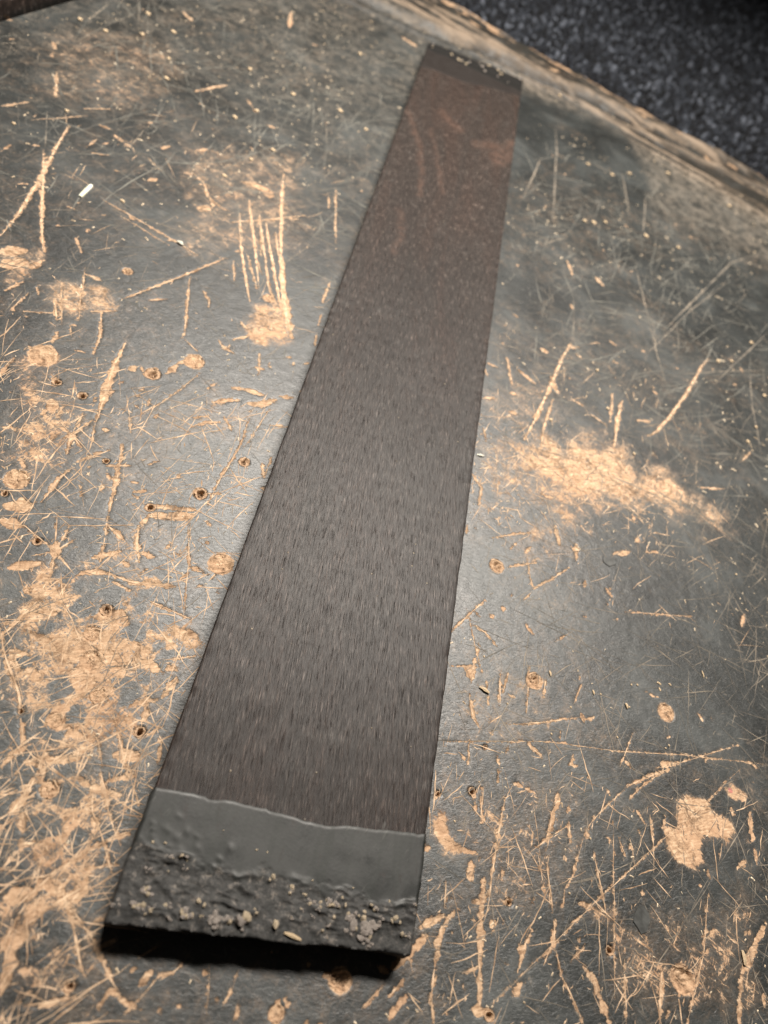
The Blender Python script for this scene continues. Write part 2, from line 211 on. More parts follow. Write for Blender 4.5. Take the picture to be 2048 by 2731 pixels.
[0.6,83.5,16.2,82.1,13.2],[0.59,131.8,51.6,130.3,46.6],[0.69,95.6,45.4,98.4,39.7],[0.56,69.0,20.7,69.6,23.0],[0.53,61.2,16.3,60.7,14.6],[0.59,87.1,32.2,87.1,29.8],[0.56,47.6,9.7,47.7,9.7],[1.35,47.6,10.0,47.6,10.0],[0.53,56.4,-2.2,
55.6,-3.8],[1.42,67.3,3.2,64.9,0.3],[0.97,100.0,13.1,101.3,11.8],[0.54,139.5,30.1,135.3,28.0],[0.45,69.1,5.0,68.5,3.4],[1.75,78.7,268.3,74.0,254.1,68.6,231.3,62.6,208.5,57.5,191.2],[2.0,60.5,206.4,63.2,207.8],[2.37,64.7,225.4,64.8,
225.3],[1.87,159.3,301.3,153.9,291.6,142.8,265.8,130.1,241.0,123.0,228.9,117.7,222.8],[1.9,105.4,240.4,102.5,227.1,100.0,206.8],[1.72,49.8,204.2,54.0,205.6],[1.95,92.3,334.2,97.9,329.0],[1.75,75.4,338.7,79.0,326.5],[1.25,36.9,
163.1,41.3,157.9,41.2,148.6],[0.79,39.3,189.8,41.0,182.6],[1.36,69.9,222.7,66.1,203.1,65.4,190.3],[2.55,49.5,216.5,52.8,216.8],[2.14,68.4,237.6,72.1,228.5],[1.58,100.0,282.6,103.2,280.7],[1.16,46.3,238.5,50.2,221.5],[1.19,88.3,
223.0,96.4,219.5],[1.26,112.2,230.4,119.7,233.4],[1.09,88.8,273.3,94.0,277.2],[1.35,77.5,264.0,82.5,267.3],[0.93,141.8,202.3,155.5,207.7],[0.86,175.9,241.3,167.6,229.7],[1.34,47.5,272.7,50.1,271.5],[1.67,77.8,241.1,77.9,241.0],
[2.65,81.3,261.7,83.7,259.6],[1.79,122.6,256.8,125.0,254.7],[1.2,100.7,243.5,98.2,221.9],[1.59,52.3,233.7,60.6,228.6],[1.22,42.8,210.1,37.7,206.7],[2.0,63.1,254.8,66.7,253.5],[1.02,34.5,230.2,38.6,221.4],[3.54,-53.1,531.0,-42.1,
526.2]],"Tb":[[1.98,-78.8,310.3,-72.1,281.6,-63.2,248.2,-57.2,229.6,-50.9,212.1,-45.6,200.6],[1.36,-68.6,267.7,-63.3,248.1,-59.1,231.9,-47.1,200.5],[1.2,-87.3,265.7,-77.8,238.0,-66.0,210.7],[1.39,-86.9,278.7,-72.7,241.6,-65.3,
221.0],[1.23,-79.8,271.5,-69.5,243.8,-60.9,222.1,-56.0,215.4],[1.49,-75.2,266.8,-67.0,245.5,-53.6,213.7],[0.94,-69.7,262.8,-63.9,247.7,-54.6,221.2],[1.2,159.3,301.3,153.9,291.6,142.8,265.8,130.1,241.0,123.0,228.9,117.7,222.8],
[1.05,78.7,268.3,74.0,254.1,68.6,231.3,62.6,208.5,57.5,191.2],[0.99,105.4,240.4,102.5,227.1,100.0,206.8],[1.05,-169.9,279.7,-166.8,259.6,-162.6,238.1,-160.0,221.0,-158.3,206.3,-157.8,194.9],[1.1,-169.6,255.0,-160.9,235.5,-153.5,
218.7,-141.9,194.9],[0.95,-98.6,164.7,-97.8,154.7,-96.5,145.6,-94.4,134.9,-93.0,127.2]],"Th":[[0.33,147.2,68.0,133.2,49.9,124.3,37.6,107.2,16.2,97.4,3.5],[1.25,64.7,493.8,66.2,463.8,66.0,375.1],[1.13,56.0,445.0,46.4,383.9],[1.22,
115.3,472.9,118.0,419.8],[1.08,59.8,343.2,76.5,365.0],[1.2,90.9,468.7,108.1,466.8],[1.19,131.7,454.3,126.8,404.2],[1.23,222.0,451.0,191.2,415.7,171.0,379.2,131.9,308.1],[0.83,-202.8,374.8,-203.1,392.8,-203.0,404.6],[0.78,-198.5,
346.3,-193.9,382.5,-187.8,405.1],[0.68,-204.0,380.5,-187.3,390.8],[0.75,-192.9,418.1,-183.9,395.1],[0.66,-181.3,283.3,-169.9,256.8],[0.72,-71.9,375.2,-66.9,354.0],[0.54,-151.3,285.0,-123.4,273.0],[0.54,-134.3,279.3,-125.6,273.3],
[0.59,-104.4,307.8,-82.5,321.8],[0.51,-104.9,256.3,-89.9,261.8,-78.7,260.2],[0.44,-153.2,218.1,-136.4,230.1],[0.57,-220.6,320.3,-215.6,327.7],[0.54,-143.2,280.6,-144.0,299.1],[0.68,36.6,244.7,53.8,248.7,70.4,251.3],[0.65,127.4,
286.1,126.8,315.3,123.3,325.7],[0.62,128.8,270.5,163.9,293.3,198.9,313.5],[0.88,185.8,305.3,182.0,275.7,181.0,240.5],[0.64,120.4,282.2,154.2,342.8,188.1,395.3],[0.79,118.5,368.4,127.4,286.1,132.7,255.3],[0.58,71.4,259.6,94.0,
277.2],[0.8,206.4,352.3,173.8,302.6,159.3,279.8],[0.66,79.8,306.7,80.0,271.8],[0.26,55.0,34.8,67.2,43.4,75.1,54.0],[0.24,61.5,21.5,90.0,33.2,100.7,39.6,108.0,45.1],[0.3,81.2,59.1,73.7,47.0],[0.3,106.5,57.4,113.5,55.1],[0.19,85.6,
22.1,78.0,17.7],[0.24,77.4,14.4,83.5,29.6],[0.21,141.4,31.7,127.2,35.8],[0.25,104.4,17.2,93.9,17.2],[0.27,21.1,52.5,38.2,57.7,71.6,66.9],[0.28,106.3,109.6,116.8,124.5,122.2,130.4],[0.25,61.7,89.7,71.6,92.2],[0.27,61.1,114.8,69.9,
117.6],[0.26,146.1,87.5,156.4,93.7],[0.22,131.3,48.1,118.1,30.2],[0.21,57.7,-3.4,64.7,2.7,72.8,9.8],[0.35,-79.5,136.8,-71.2,164.3],[0.47,-92.6,226.6,-70.5,215.9],[0.35,-113.4,144.8,-101.4,151.7],[0.38,-138.3,172.2,-138.5,159.5],
[0.33,-82.1,127.7,-86.8,143.5,-88.8,154.7],[0.31,-59.1,103.1,-54.5,91.4],[0.3,-71.0,96.3,-73.3,91.7]],"Hz":[[0.95,26,57.0,190.3,78.1,209.7,100.9,215.1,113.3,218.9,112.9,203.0,126.9,204.5,138.0,199.9,138.3,192.1,147.0,188.6,168.0,
189.7,155.0,180.5,121.0,175.2,88.7,159.4,55.6,146.8,54.5,163.7,53.7,175.7],[0.62,14,37.9,182.5,48.6,190.3,56.9,191.7,59.0,153.9,42.3,146.8,38.3,168.6],[0.5,10,36.0,213.9,54.8,230.3,75.5,235.0,75.8,213.7,52.6,193.6,39.3,189.8],
[0.75,9,-137.2,178.7,-114.0,194.0,-105.6,179.9,-116.6,166.1,-130.8,168.4],[0.85,6,-65.2,211.2,-52.9,220.6,-45.3,203.0,-46.1,195.1,-57.1,187.3,-64.4,193.2],[0.8,9,-154.5,188.3,-142.4,196.8,-136.7,186.5,-139.3,174.4,-144.4,168.2],
[1.0,4,120.2,64.9,128.6,64.6,129.0,61.1,136.6,61.7,139.1,56.0,133.5,51.6,126.9,51.7,126.0,44.3,120.8,40.5,113.0,40.6,110.2,44.4,110.0,51.5,115.1,54.1,115.7,60.5],[1.05,2,135.3,69.6,138.3,72.3,144.2,70.9,145.3,68.2,139.0,65.7,135.7,
66.8],[0.95,5,37.3,37.7,42.6,39.7,44.8,32.9,53.3,30.8,52.1,28.2,42.3,26.4,37.7,30.5],[0.75,10,112.1,23.2,127.8,28.8,136.3,29.4,130.6,22.5,115.3,18.3],[0.7,6,94.3,28.5,82.1,25.8,86.9,18.0,94.0,20.5,97.0,24.5],[0.79,14,-101.9,83.3,
-93.0,85.3,-90.6,80.4,-81.8,87.3,-78.3,79.5,-72.3,84.3,-67.9,75.3,-67.3,92.4,-64.8,98.9,-53.3,105.6,-52.3,100.4,-63.6,95.7,-60.8,83.0,-49.0,79.2,-58.3,74.9,-54.1,71.0,-40.9,71.8,-37.1,64.8,-37.5,54.6,-36.6,44.8,-35.7,29.2,-70.0,
19.8],[0.79,14,-70.3,20.2,-36.9,29.4,-36.5,19.3,-36.3,10.4,-36.7,3.3,-33.4,-7.2,-39.8,-7.6,-28.9,-22.5,-47.2,-25.8],[0.5,16,-72.9,102.9,-53.3,105.6,-43.4,91.4,-41.5,71.6,-59.2,77.0],[0.7,14,-132.7,144.9,-123.7,145.1,-102.9,135.1,
-91.9,127.3,-92.0,110.5,-95.3,97.5,-92.7,88.9,-102.6,84.7],[0.45,18,-98.9,125.9,-87.1,148.2,-58.8,163.3,-39.0,168.6,-37.7,144.8,-60.7,133.7,-70.6,98.9,-84.3,93.1],[0.55,20,-130.6,301.5,-76.8,337.2,-45.8,259.0,-97.3,223.2],[0.5,25,
-217.0,346.8,-181.9,390.2,-139.4,377.9,-150.0,308.7,-191.0,281.2],[0.5,14,35.8,48.8,87.5,62.9,80.0,17.6,47.5,10.7],[0.55,14,87.0,24.6,147.5,47.3,139.8,7.9,86.7,-1.6],[0.45,12,45.4,144.0,83.6,160.0,84.6,140.3,65.1,125.6,46.9,126.7],
[0.45,12,36.8,86.5,75.8,96.0,71.9,58.6,38.5,49.5]],"Is":[[-86.7,86.2,-86.0,83.2,-86.6,81.0,-88.3,80.3,-90.5,81.4,-92.3,83.9,-93.1,86.9,-92.5,89.2,-90.7,89.9,-88.5,88.8],[-73.3,89.1,-73.0,85.9,-74.4,83.3,-77.1,82.3,-80.0,83.1,-82.0,
85.5,-82.4,88.7,-81.0,91.3,-78.3,92.5,-75.3,91.6],[-88.9,76.1,-88.9,74.8,-90.0,73.7,-91.6,73.0,-93.3,73.1,-94.3,74.0,-94.3,75.2,-93.3,76.4,-91.6,77.0,-89.9,76.9],[-75.9,73.1,-75.7,71.6,-76.2,70.4,-77.4,70.0,-78.7,70.5,-79.7,71.7,
-79.9,73.2,-79.4,74.4,-78.2,74.8,-76.9,74.3],[-84.9,64.3,-84.8,62.6,-85.9,61.1,-87.9,60.4,-89.9,60.8,-91.2,62.0,-91.3,63.7,-90.2,65.2,-88.3,66.0,-86.2,65.6],[-66.1,64.8,-66.0,63.2,-67.0,61.9,-68.7,61.3,-70.5,61.7,-71.6,62.8,-71.7,
64.4,-70.7,65.7,-69.0,66.3,-67.2,66.0],[-61.3,70.7,-61.0,68.9,-61.4,67.6,-62.5,67.2,-63.8,67.9,-64.8,69.4,-65.1,71.2,-64.7,72.6,-63.6,73.0,-62.3,72.2],[-65.8,72.6,-65.8,71.5,-66.5,70.5,-67.7,70.1,-68.9,70.3,-69.7,71.1,-69.7,72.2,
-69.0,73.2,-67.8,73.6,-66.6,73.4],[-51.5,63.2,-51.4,61.6,-52.4,60.3,-53.9,59.7,-55.5,60.2,-56.6,61.5,-56.7,63.1,-55.8,64.4,-54.2,65.0,-52.6,64.5],[-54.5,70.8,-54.3,69.4,-55.0,68.2,-56.2,67.7,-57.5,68.2,-58.4,69.4,-58.6,70.9,-57.9,
72.1,-56.7,72.6,-55.4,72.1],[-52.6,75.9,-52.7,74.4,-53.9,73.1,-55.7,72.5,-57.5,72.7,-58.5,73.7,-58.4,75.1,-57.3,76.4,-55.4,77.1,-53.6,76.9],[-45.0,68.5,-45.3,67.1,-46.9,65.8,-49.1,65.0,-51.2,65.1,-52.3,65.9,-52.0,67.2,-50.5,68.6,
-48.2,69.4,-46.1,69.3],[-45.4,61.3,-45.4,60.4,-46.0,59.7,-46.9,59.4,-47.9,59.6,-48.4,60.2,-48.4,61.1,-47.9,61.8,-46.9,62.1,-46.0,61.9],[-39.4,60.7,-39.7,59.8,-41.2,58.8,-43.1,58.1,-44.9,58.1,-45.8,58.6,-45.5,59.6,-44.0,60.6,-42.0,
61.2,-40.3,61.3],[-42.4,57.1,-42.5,56.2,-43.1,55.5,-44.1,55.2,-45.1,55.4,-45.7,56.0,-45.6,56.9,-45.0,57.6,-44.0,57.9,-43.0,57.7],[-62.4,41.7,-62.3,40.2,-63.3,38.9,-64.9,38.4,-66.7,38.8,-67.8,40.1,-67.9,41.6,-67.0,42.9,-65.3,43.4,
-63.6,43.0],[-46.5,46.7,-46.4,44.7,-47.4,43.2,-49.1,42.6,-51.0,43.3,-52.2,44.9,-52.4,46.9,-51.4,48.4,-49.7,49.0,-47.8,48.3],[-73.9,46.9,-73.9,46.0,-74.5,45.2,-75.6,44.8,-76.7,45.1,-77.4,45.8,-77.5,46.7,-76.8,47.5,-75.7,47.8,-74.6,
47.6],[-62.7,33.5,-62.7,32.1,-63.8,30.9,-65.7,30.4,-67.5,30.7,-68.7,31.7,-68.7,33.2,-67.6,34.4,-65.7,34.9,-63.8,34.6],[-70.3,32.8,-70.4,31.5,-71.5,30.5,-73.4,29.9,-75.1,30.1,-76.2,31.0,-76.2,32.2,-75.0,33.3,-73.2,33.9,-71.4,33.7],
[-57.6,36.6,-57.6,35.5,-58.4,34.6,-59.6,34.2,-60.9,34.5,-61.7,35.3,-61.8,36.4,-61.0,37.3,-59.7,37.7,-58.4,37.4],[-44.9,51.2,-44.9,50.5,-45.5,49.9,-46.4,49.6,-47.3,49.7,-47.8,50.3,-47.8,51.0,-47.2,51.6,-46.3,51.9,-45.4,51.8],[-53.9,
47.4,-53.6,46.3,-53.9,45.6,-54.5,45.4,-55.2,45.8,-55.8,46.7,-56.0,47.8,-55.8,48.5,-55.2,48.7,-54.4,48.3],[-37.4,35.1,-37.4,33.9,-38.3,32.9,-39.8,32.4,-41.3,32.8,-42.1,33.7,-42.1,35.0,-41.2,36.0,-39.7,36.4,-38.2,36.1],[-74.0,60.9,
-74.0,60.3,-74.3,59.8,-74.9,59.6,-75.5,59.8,-75.9,60.2,-76.0,60.7,-75.6,61.2,-75.0,61.4,-74.4,61.3],[-74.6,56.7,-74.6,56.1,-75.1,55.6,-75.8,55.4,-76.5,55.5,-77.0,55.9,-77.0,56.4,-76.5,56.9,-75.8,57.1,-75.1,57.1],[-59.8,31.1,-60.0,
30.5,-60.8,29.9,-62.1,29.5,-63.2,29.5,-63.8,29.9,-63.7,30.5,-62.8,31.1,-61.6,31.5,-60.4,31.4],[-48.4,85.2,-48.4,82.3,-50.3,79.8,-53.3,78.7,-56.3,79.3,-58.2,81.5,-58.2,84.4,-56.4,87.0,-53.3,88.2,-50.3,87.5],[-72.1,69.8,-72.1,69.1,
-72.4,68.5,-73.1,68.3,-73.9,68.5,-74.3,69.0,-74.4,69.7,-74.0,70.3,-73.3,70.6,-72.6,70.4],[-49.7,18.6,-49.6,17.0,-50.7,15.7,-52.6,15.2,-54.5,15.7,-55.8,17.0,-55.9,18.7,-54.8,20.0,-52.9,20.5,-50.9,20.0],[-50.9,11.4,-50.8,9.3,-52.2,
7.7,-54.6,7.1,-57.0,7.8,-58.6,9.5,-58.8,11.6,-57.4,13.2,-55.0,13.9,-52.6,13.1],[-59.1,17.8,-58.8,16.5,-59.3,15.5,-60.3,15.2,-61.5,15.8,-62.4,16.9,-62.6,18.2,-62.2,19.2,-61.2,19.5,-60.0,19.0],[-59.4,9.0,-59.2,7.8,-59.8,6.9,-60.9,
6.6,-62.2,7.1,-63.1,8.1,-63.4,9.4,-62.8,10.3,-61.6,10.6,-60.3,10.1],[-39.6,12.7,-39.4,11.2,-40.0,10.1,-41.1,9.8,-42.4,10.5,-43.4,11.7,-43.6,13.2,-43.0,14.3,-41.9,14.6,-40.5,14.0],[-37.9,17.9,-37.6,16.4,-38.1,15.3,-39.1,15.0,-40.2,
15.7,-41.1,17.1,-41.4,18.6,-40.9,19.7,-39.9,19.9,-38.7,19.3],[-44.8,10.9,-44.5,9.4,-45.0,8.4,-46.0,8.2,-47.2,8.8,-48.1,10.1,-48.4,11.5,-48.0,12.6,-46.9,12.8,-45.7,12.2],[-43.0,-12.2,-43.0,-13.4,-43.9,-14.4,-45.4,-14.7,-46.9,-14.2,
-47.9,-13.2,-48.0,-12.0,-47.1,-11.0,-45.6,-10.7,-44.0,-11.1],[-40.8,-7.8,-40.7,-9.1,-41.5,-10.1,-42.9,-10.3,-44.4,-9.9,-45.3,-8.8,-45.5,-7.5,-44.7,-6.5,-43.2,-6.2,-41.7,-6.7],[-42.4,-18.8,-42.3,-19.5,-42.9,-20.0,-43.9,-20.2,-44.9,
-20.0,-45.5,-19.4,-45.5,-18.6,-44.9,-18.1,-43.9,-17.9,-43.0,-18.2],[-34.2,-6.4,-34.1,-7.5,-34.5,-8.2,-35.4,-8.4,-36.4,-7.9,-37.0,-7.0,-37.2,-6.0,-36.7,-5.2,-35.9,-5.1,-34.9,-5.5],[-55.9,2.7,-55.6,1.7,-56.0,0.9,-56.9,0.7,-57.9,1.1,
-58.6,2.1,-58.8,3.2,-58.5,4.0,-57.6,4.2,-56.6,3.7],[-38.8,23.7,-38.7,22.4,-39.2,21.5,-40.1,21.2,-41.2,21.8,-42.0,22.9,-42.1,24.2,-41.7,25.1,-40.7,25.4,-39.6,24.8],[-45.1,-6.1,-45.0,-7.0,-45.3,-7.6,-45.9,-7.8,-46.7,-7.3,-47.3,-6.5,
-47.5,-5.6,-47.2,-5.0,-46.6,-4.8,-45.8,-5.2],[-64.9,14.6,-64.8,14.1,-65.0,13.6,-65.6,13.5,-66.2,13.7,-66.6,14.2,-66.7,14.8,-66.5,15.2,-65.9,15.4,-65.3,15.2],[-37.9,-0.8,-37.8,-1.6,-38.2,-2.2,-38.9,-2.3,-39.7,-2.0,-40.2,-1.3,-40.3,
-0.5,-40.0,0.1,-39.3,0.3,-38.5,-0.1]],"Cr":[[-85.1,155.7,2.61,2.6,0],[-74.4,168.5,3.35,1.2,1],[-101.2,135.6,1.44,2.2,0],[-110.5,137.4,1.36,1.6,0],[-44.3,131.6,1.76,2.2,0],[-53.4,113.3,2.11,2.6,0],[-65.6,102.3,1.38,2.0,0],[-103.9,
96.9,3.31,1.3,1],[-104.5,91.0,0.91,2.0,0],[-112.6,201.8,1.82,1.6,0],[-119.2,146.4,4.53,1.4,1],[-60.1,217.6,2.35,1.2,1],[-84.1,113.7,0.95,1.5,0],[-39.2,90.9,3.45,1.2,1],[-89.6,79.5,1.22,1.8,0],[-63.9,65.6,1.69,1.6,0],[-64.4,58.0,
2.13,1.4,1],[-61.7,50.9,2.92,1.8,1],[-56.3,42.6,2.0,1.2,1],[-63.5,33.6,1.89,1.2,1],[-43.1,36.6,1.27,2.8,0],[-85.1,64.4,0.89,1.0,1],[-71.8,33.5,0.66,2.0,0],[50.4,124.8,2.61,1.8,0],[66.8,85.7,2.69,2.0,0],[115.7,89.6,2.94,2.0,1],
[51.9,59.5,0.65,1.5,0],[114.0,13.1,3.47,3.2,1],[49.1,45.8,1.08,2.5,0],[92.1,15.4,1.1,2.0,0],[62.3,20.3,0.78,2.5,0],[39.1,42.5,0.65,1.5,0],[20.7,-5.1,2.4,2.2,1],[7.6,-14.0,1.68,1.4,1],[-36.9,-17.5,0.94,1.5,0],[-57.6,18.2,2.06,1.0,
1],[58.8,-5.1,1.16,1.5,0]],"De":[["sliver_big",49.8,77.1,3.59,1.16,-18.0],["sliver_a",72.2,90.0,1.82,0.75,-72.0],["sliver_b",88.1,88.3,1.57,0.67,-72.0],["sliver_c",100.3,87.2,1.87,1.02,-71.0],["sliver_white",39.4,173.7,3.2,0.99,
13.0],["shiny",-144.9,239.0,12.44,3.01,88.0],["glint",-101.7,229.5,3.01,1.66,-20.0],["sliver_d",134.3,22.3,3.59,1.33,-85.0],["curl",132.2,109.0,2.59,0.48,-76.0],["crumb_r",113.7,97.3,1.33,0.71,-62.0],["crumb_r",113.9,99.4,1.05,
0.72,-35.0],["crumb_r",118.0,100.5,1.33,0.72,-21.0],["crumb_r",102.7,95.6,0.77,0.7,-40.0],["crumb_r",113.1,99.6,0.74,0.72,-16.0],["crumb_r",115.7,78.2,0.92,0.66,-61.0],["crumb_r",114.3,76.9,0.72,0.66,-23.0],["crumb_r",104.9,96.2,
0.67,0.7,-41.0],["crumb_r",90.9,88.5,0.63,0.67,-67.0],["crumb_r",48.8,88.5,0.66,0.65,-55.0],["crumb_r",79.9,80.6,0.76,0.65,-70.0],["crumb_r",154.0,160.4,1.14,0.92,10.0],["crumb_r",73.3,69.8,0.62,0.61,-38.0],["crumb_r",96.6,75.5,
0.53,0.64,-40.0],["crumb_r",58.0,75.2,0.69,0.62,-42.0],["crumb_r",101.5,87.2,0.64,0.68,-60.0],["crumb_l",-177.8,384.3,3.02,2.08,-25.0],["crumb_l",-184.1,408.9,3.15,2.2,-25.0],["crumb_l",-192.4,371.8,2.95,2.0,-24.0],["crumb_l",
-206.0,372.4,2.95,1.99,-24.0],["crumb_l",-158.5,371.2,2.96,2.04,-25.0],["crumb_l",-121.9,396.9,3.1,2.22,-25.0],["crumb_l",-94.9,389.3,3.07,2.21,-25.0],["crumb_l",-152.3,351.2,2.85,1.94,-24.0],["crumb_l",-106.1,356.8,2.89,2.03,
-25.0],["crumb_l",-113.2,341.4,2.81,1.94,-24.0],["crumb_l",-68.0,394.0,3.1,2.27,-26.0],["crumb_l",-51.0,385.7,3.06,2.24,-26.0],["crumb_l",-95.4,310.6,2.66,1.81,-24.0],["crumb_l",-186.9,264.7,2.39,1.49,-22.0],["crumb_l",-175.2,
289.2,2.52,1.62,-23.0],["crumb_l",-130.8,242.0,2.29,1.45,-22.0],["crumb_l",-88.7,326.5,2.74,1.9,-24.0],["crumb_l",-101.7,288.7,2.54,1.7,-24.0],["crumb_l",-72.9,475.6,3.53,2.71,-27.0],["crumb_l",-166.9,401.2,3.12,2.18,-25.0],
["crumb_f",86.3,389.0,2.95,2.84,-9.0],["crumb_f",92.5,391.8,2.97,2.86,-9.0],["crumb_f",100.4,398.2,3.01,2.92,-9.0],["crumb_f",152.8,504.3,3.54,3.7,-9.0],["crumb_f",128.4,402.7,3.07,2.99,-9.0],["crumb_f",107.2,464.5,3.31,3.36,-9.0],
["crumb_f",89.2,463.9,3.28,3.33,-9.0],["crumb_f",120.9,477.6,3.38,3.47,-9.0],["crumb_f",151.5,405.7,3.11,3.04,-9.0],["crumb_f",201.8,496.5,3.58,3.73,-9.0],["crumb_f",66.2,549.8,3.62,3.88,-9.0],["crumb_m",174.2,246.2,1.83,1.81,
-34.0],["crumb_m",174.6,307.8,2.08,2.12,-36.0],["crumb_m",165.3,302.6,2.06,2.08,-35.0],["crumb_m",191.5,333.7,2.18,2.27,-37.0],["crumb_m",191.4,288.5,2.0,2.04,-35.0],["crumb_m",181.3,259.9,1.88,1.88,-34.0],["crumb_m",92.4,254.9,
1.88,1.75,-32.0],["crumb_m",97.3,230.6,1.78,1.64,-32.0],["crumb_m",69.2,209.1,1.7,1.51,-30.0],["crumb_m",109.8,207.8,1.69,1.55,-31.0],["crumb_n",44.7,36.6,0.68,0.51,-30.0],["crumb_n",86.5,42.3,0.7,0.55,-31.0],["crumb_n",103.7,52.3,
0.72,0.59,-32.0],["crumb_n",79.9,26.5,0.66,0.51,-30.0],["crumb_n",67.8,-0.6,0.59,0.44,-29.0],["crumb_n",64.7,13.3,0.63,0.47,-29.0]],"wax":{"near_edge":[[-36.0,22.9],[-27.3,23.7],[-18.2,24.3],[-11.3,24.6],[-4.2,24.7],[7.8,24.9],
[17.3,26.5],[34.3,29.3]],"rough":[[-36.9,8.5],[-31.1,10.2],[-21.4,10.3],[-11.4,10.1],[2.0,12.7],[11.4,9.8],[26.3,11.1],[28.8,10.7],[33.9,12.3]],"far_edge":[[-33.4,459.8],[-18.0,461.3],[-0.7,468.1],[15.3,469.7],[35.4,478.7]],
"crumbs":[[-28.7,-1.4,2.13,0],[-18.2,-0.5,1.96,0],[-12.4,-0.4,2.63,0],[-6.3,0.6,2.78,0],[1.5,1.6,1.58,1],[21.6,4.7,3.55,0],[18.9,6.5,2.14,0],[24.1,6.2,2.39,0],[13.9,8.3,1.91,0],[24.0,9.8,1.59,0],[-16.6,2.4,1.11,1],[-15.3,1.9,0.78,
1],[-1.6,10.8,1.07,1],[-2.3,10.1,0.83,1],[3.2,9.7,1.07,1],[6.5,8.9,1.07,1],[3.0,8.4,0.82,1],[7.7,12.2,0.55,1],[17.8,12.9,0.62,1],[-23.0,10.0,1.15,0],[-21.8,8.1,0.85,0],[-25.7,9.4,1.03,0],[-29.5,5.8,1.22,0],[-30.6,11.5,0.69,1],
[-27.8,12.0,0.69,1],[-28.7,1.8,1.63,0],[-4.0,3.5,0.57,1],[-3.5,2.9,0.51,1],[8.3,7.6,1.3,0],[10.7,7.2,1.3,0],[-34.0,-1.7,1.37,0],[-22.5,-0.1,1.08,0],[21.4,8.5,0.85,1],[16.6,8.9,0.78,1],[20.2,7.3,0.78,1],[22.8,10.1,0.79,1],[13.7,4.0,
0.93,0],[12.3,2.7,0.81,1],[23.1,2.9,1.76,0],[18.3,4.0,1.41,0],[25.6,7.9,1.09,0],[6.5,5.8,0.7,0],[4.9,3.5,0.69,0],[-21.8,-2.2,1.18,0],[-25.6,-1.0,1.07,0],[-15.9,17.7,0.48,1],[-4.4,15.6,0.43,1],[-7.0,15.5,0.54,1],[-15.1,-0.3,0.77,0],
[-25.2,6.6,0.51,1],[9.5,5.0,0.58,0],[14.4,6.0,0.71,1],[15.5,10.2,0.73,1],[13.7,1.6,0.81,0],[29.2,8.7,1.34,1],[28.4,8.1,0.97,1],[30.3,8.2,0.92,1],[32.6,5.9,1.45,0],[27.2,12.0,0.56,1],[31.4,6.0,0.85,1],[33.5,12.7,0.5,0]],
"splinter":[[3.8,0.5],[8.0,-0.1]]},"F":[[3.22,-33.9,414.1,-26.1,396.5,-19.5,376.0,-14.3,350.6,-12.5,329.6],[2.49,-20.6,306.8,-17.4,298.2,-15.9,282.4,-16.9,271.6],[1.97,-16.9,402.0,-7.6,369.7,-1.7,340.6],[5.29,11.5,408.2,18.5,412.9,
25.8,416.3],[10.08,25.5,401.1,32.0,414.2],[5.46,28.6,418.9,33.3,429.3],[5.45,-13.1,427.9,-1.3,416.6]],"edge":{"arc":[[31.6,522.7],[56.7,524.0],[93.4,532.1],[116.0,534.0],[125.7,502.2],[131.2,472.9],[128.0,436.3],[117.5,411.1]]},
"sm":[[2.02,91.7,110.2,89.3,99.5,85.3,90.6],[0.8,98.0,133.8,128.8,145.7],[0.97,104.2,122.6,119.7,124.6],[0.68,70.7,96.0,92.6,108.6,114.4,118.9],[1.32,56.9,125.5,55.6,118.1],[1.14,81.7,120.9,114.0,152.8]],"pink":[137.5,69.8],
"oval":[102.1,25.0],"coin":[95.4,
144.3]}''')

# ------------------------------------------------------------------ materials
def fibre_colour(m):
    """bare compressed wood-fibre under the paint"""
    f1 = m.noise(1.0, 5, 0.72, m.map((620, 620, 620), (0, 0, 0.5)), 0.6)
    f2 = m.noise(1.0, 4, 0.7, m.map((1500, 240, 500), (0, 0, 1.15)), 0.4)
    big = m.noise(45, 3, 0.6)
    f = m.math('ADD', m.math('MULTIPLY', f1, 0.5), m.math('MULTIPLY', f2, 0.5))
    c = m.ramp(f, [(0.28, (0.085, 0.049, 0.028)), (0.41, (0.26, 0.165, 0.10)), (0.53, (0.43, 0.295, 0.19)), (0.68, (0.66, 0.50, 0.35))])
    c = m.mix(m.rng(big, 0.42, 0.70, 0, 0.6), c, (0.36, 0.22, 0.135), 'MIX')
    gr = m.noise(170, 5, 0.74, None, 0.8)
    c = m.mix(m.rng(gr, 0.47, 0.68, 0, 0.8), c, (0.075, 0.046, 0.029), 'MIX')
    return c, f

